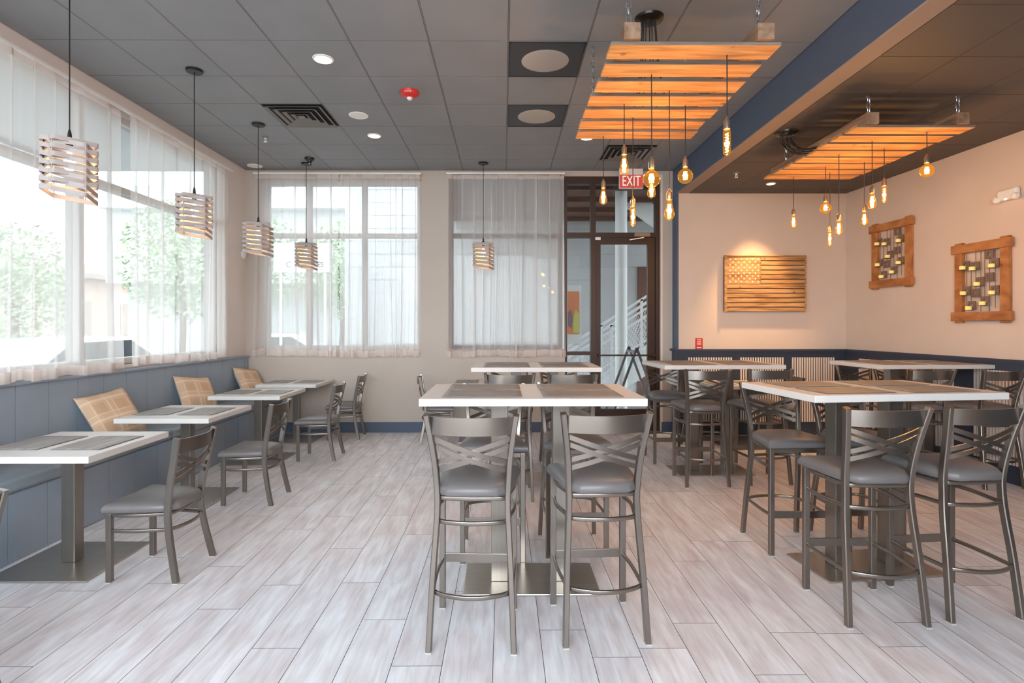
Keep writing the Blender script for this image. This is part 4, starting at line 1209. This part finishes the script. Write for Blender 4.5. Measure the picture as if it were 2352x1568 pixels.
b = MB()
for k in range(18):
    a0, a1 = R(50 + k * 15), R(65 + k * 15)
    b.sweep([(.20 + .07 * math.cos(a0), -.004, .36 + .07 * math.sin(a0)), (.20 + .07 * math.cos(a1), -.004, .36 + .07 * math.sin(a1))], RECT(.012, .006))
b.box(.02, .20, -.008, -.002, .40, .412); b.build('emblem', 'sign_text', t, smooth=0)
b = MB(); b.box(-.5, -.45, .02, .05, -2.83, -.05); b.box(.45, .5, .02, .05, -2.83, -.05); b.build('sign_posts', 'ext_white', t, smooth=0)
# brick building opposite the bench window
t = thing('building', 'long brick building with a pale roof across the street behind the bench window', 'building', (-24, 20, -.13))
b = MB(); b.box(-8, 0, -22, 40, 0, 4.3); b.build('brick_wall', 'ext_brick', t, smooth=0)
b = MB(); b.prism([(0.8, -22), (0.8, 40), (-8, 40), (-8, -22)], 4.3, 4.55); b.box(-8, -.5, -22, 40, 4.55, 5.2); b.build('roof', 'ext_roof', t, smooth=0)
for k in range(12): MB().box(-.02, .05, -20 + k * 5, -17.5 + k * 5, 1.0, 3.0).build('shop_window', 'ext_roof', t, smooth=0)
def tree(label, x, y, h, r_, seed):
    t = thing('tree', label, 'tree', (x, y, -.13), 0, 'street trees')
    rnd = random.Random(seed)
    b = MB(); b.tube(bez([(0, 0, 0), (.06, .03, h * .35), (-.04, 0, h * .7)], 4), .09, 8, ref=(1, 0, 0)); b.build('trunk', 'bark', t)
    b = MB()
    for k in range(2600):
        a = rnd.random() * 2 * PI; ph_ = math.acos(rnd.uniform(-1, 1)); q = r_ * (rnd.random() ** .4)
        c = Vector((q * math.sin(ph_) * math.cos(a), q * math.sin(ph_) * math.sin(a), h * .68 + 1.15 * q * math.cos(ph_)))
        d = Vector((rnd.uniform(-1, 1), rnd.uniform(-1, 1), rnd.uniform(-1, 1))).normalized(); e = d.orthogonal().normalized(); s_ = .05 + .05 * rnd.random()
        f = d.cross(e)
        b.add([c + e * s_, c + f * s_ * .6, c - e * s_, c - f * s_ * .6], [(0, 1, 2, 3)])
    b.build('foliage', 'leaf', t, smooth=0, fix=False)
for k, (x, y, h, r_, lab) in enumerate(((-13, 10.5, 4.2, 1.5, 'pale green street tree behind the bench curtain gap'), (-13, 14.8, 4.0, 1.5, 'pale green street tree behind the second bench pendant'), (-12.5, 5.4, 3.6, 1.2, 'pale street tree behind the nearest bench pendant'),
    (-9.6, 16.6, 5.2, 1.6, 'green street tree in the corner back window beside the wall'), (-6.0, 20.5, 5.4, 1.6, 'green street tree in the corner back window behind the shop sign'), (-9.6, 22.0, 6.0, 1.8, 'tall green tree far behind the corner back window'))):
    tree(lab, x, y, h, r_, k)
def car(label, x, y, rz, paint):
    t = thing('car', label, 'car', (x, y, -.13), rz)
    pts = [(-2.1, .35), (-2.15, .75), (-1.5, .92), (-.9, 1.38), (.55, 1.42), (1.25, .98), (2.05, .85), (2.15, .38)]
    b = MB(); b.prism([(p[0], p[1]) for p in pts], -.85, .85, Matrix.Rotation(PI / 2, 4, 'X')); o = b.build('body', paint, t, smooth=40); m = o.modifiers.new('round', 'BEVEL'); m.width = .09; m.segments = 3
    b = MB(); b.prism([(-1.3, .95), (-.82, 1.31), (.48, 1.34), (1.05, .97)], -.86, .86, Matrix.Rotation(PI / 2, 4, 'X')); b.build('side_windows', 'car_glass', t, smooth=0)
    for sx in (-1.35, 1.35):
        for sy in (-.8, .8):
            MB().lathe([(.18, -.1), (.32, -.1), (.33, 0), (.32, .1), (.18, .1)], 20, T=Matrix.Translation((sx, sy, .33)) @ Matrix.Rotation(PI / 2, 4, 'X')).build('wheel', 'tyre', t)
car('white car parked outside the bench window', -8.6, 11.2, R(80), 'car_white')
car('grey car on the street seen through the corner back window', -7.4, 17.8, R(5), 'car_grey')
car('white car on the street low in the corner back window', -6.2, 15.4, R(10), 'car_white')
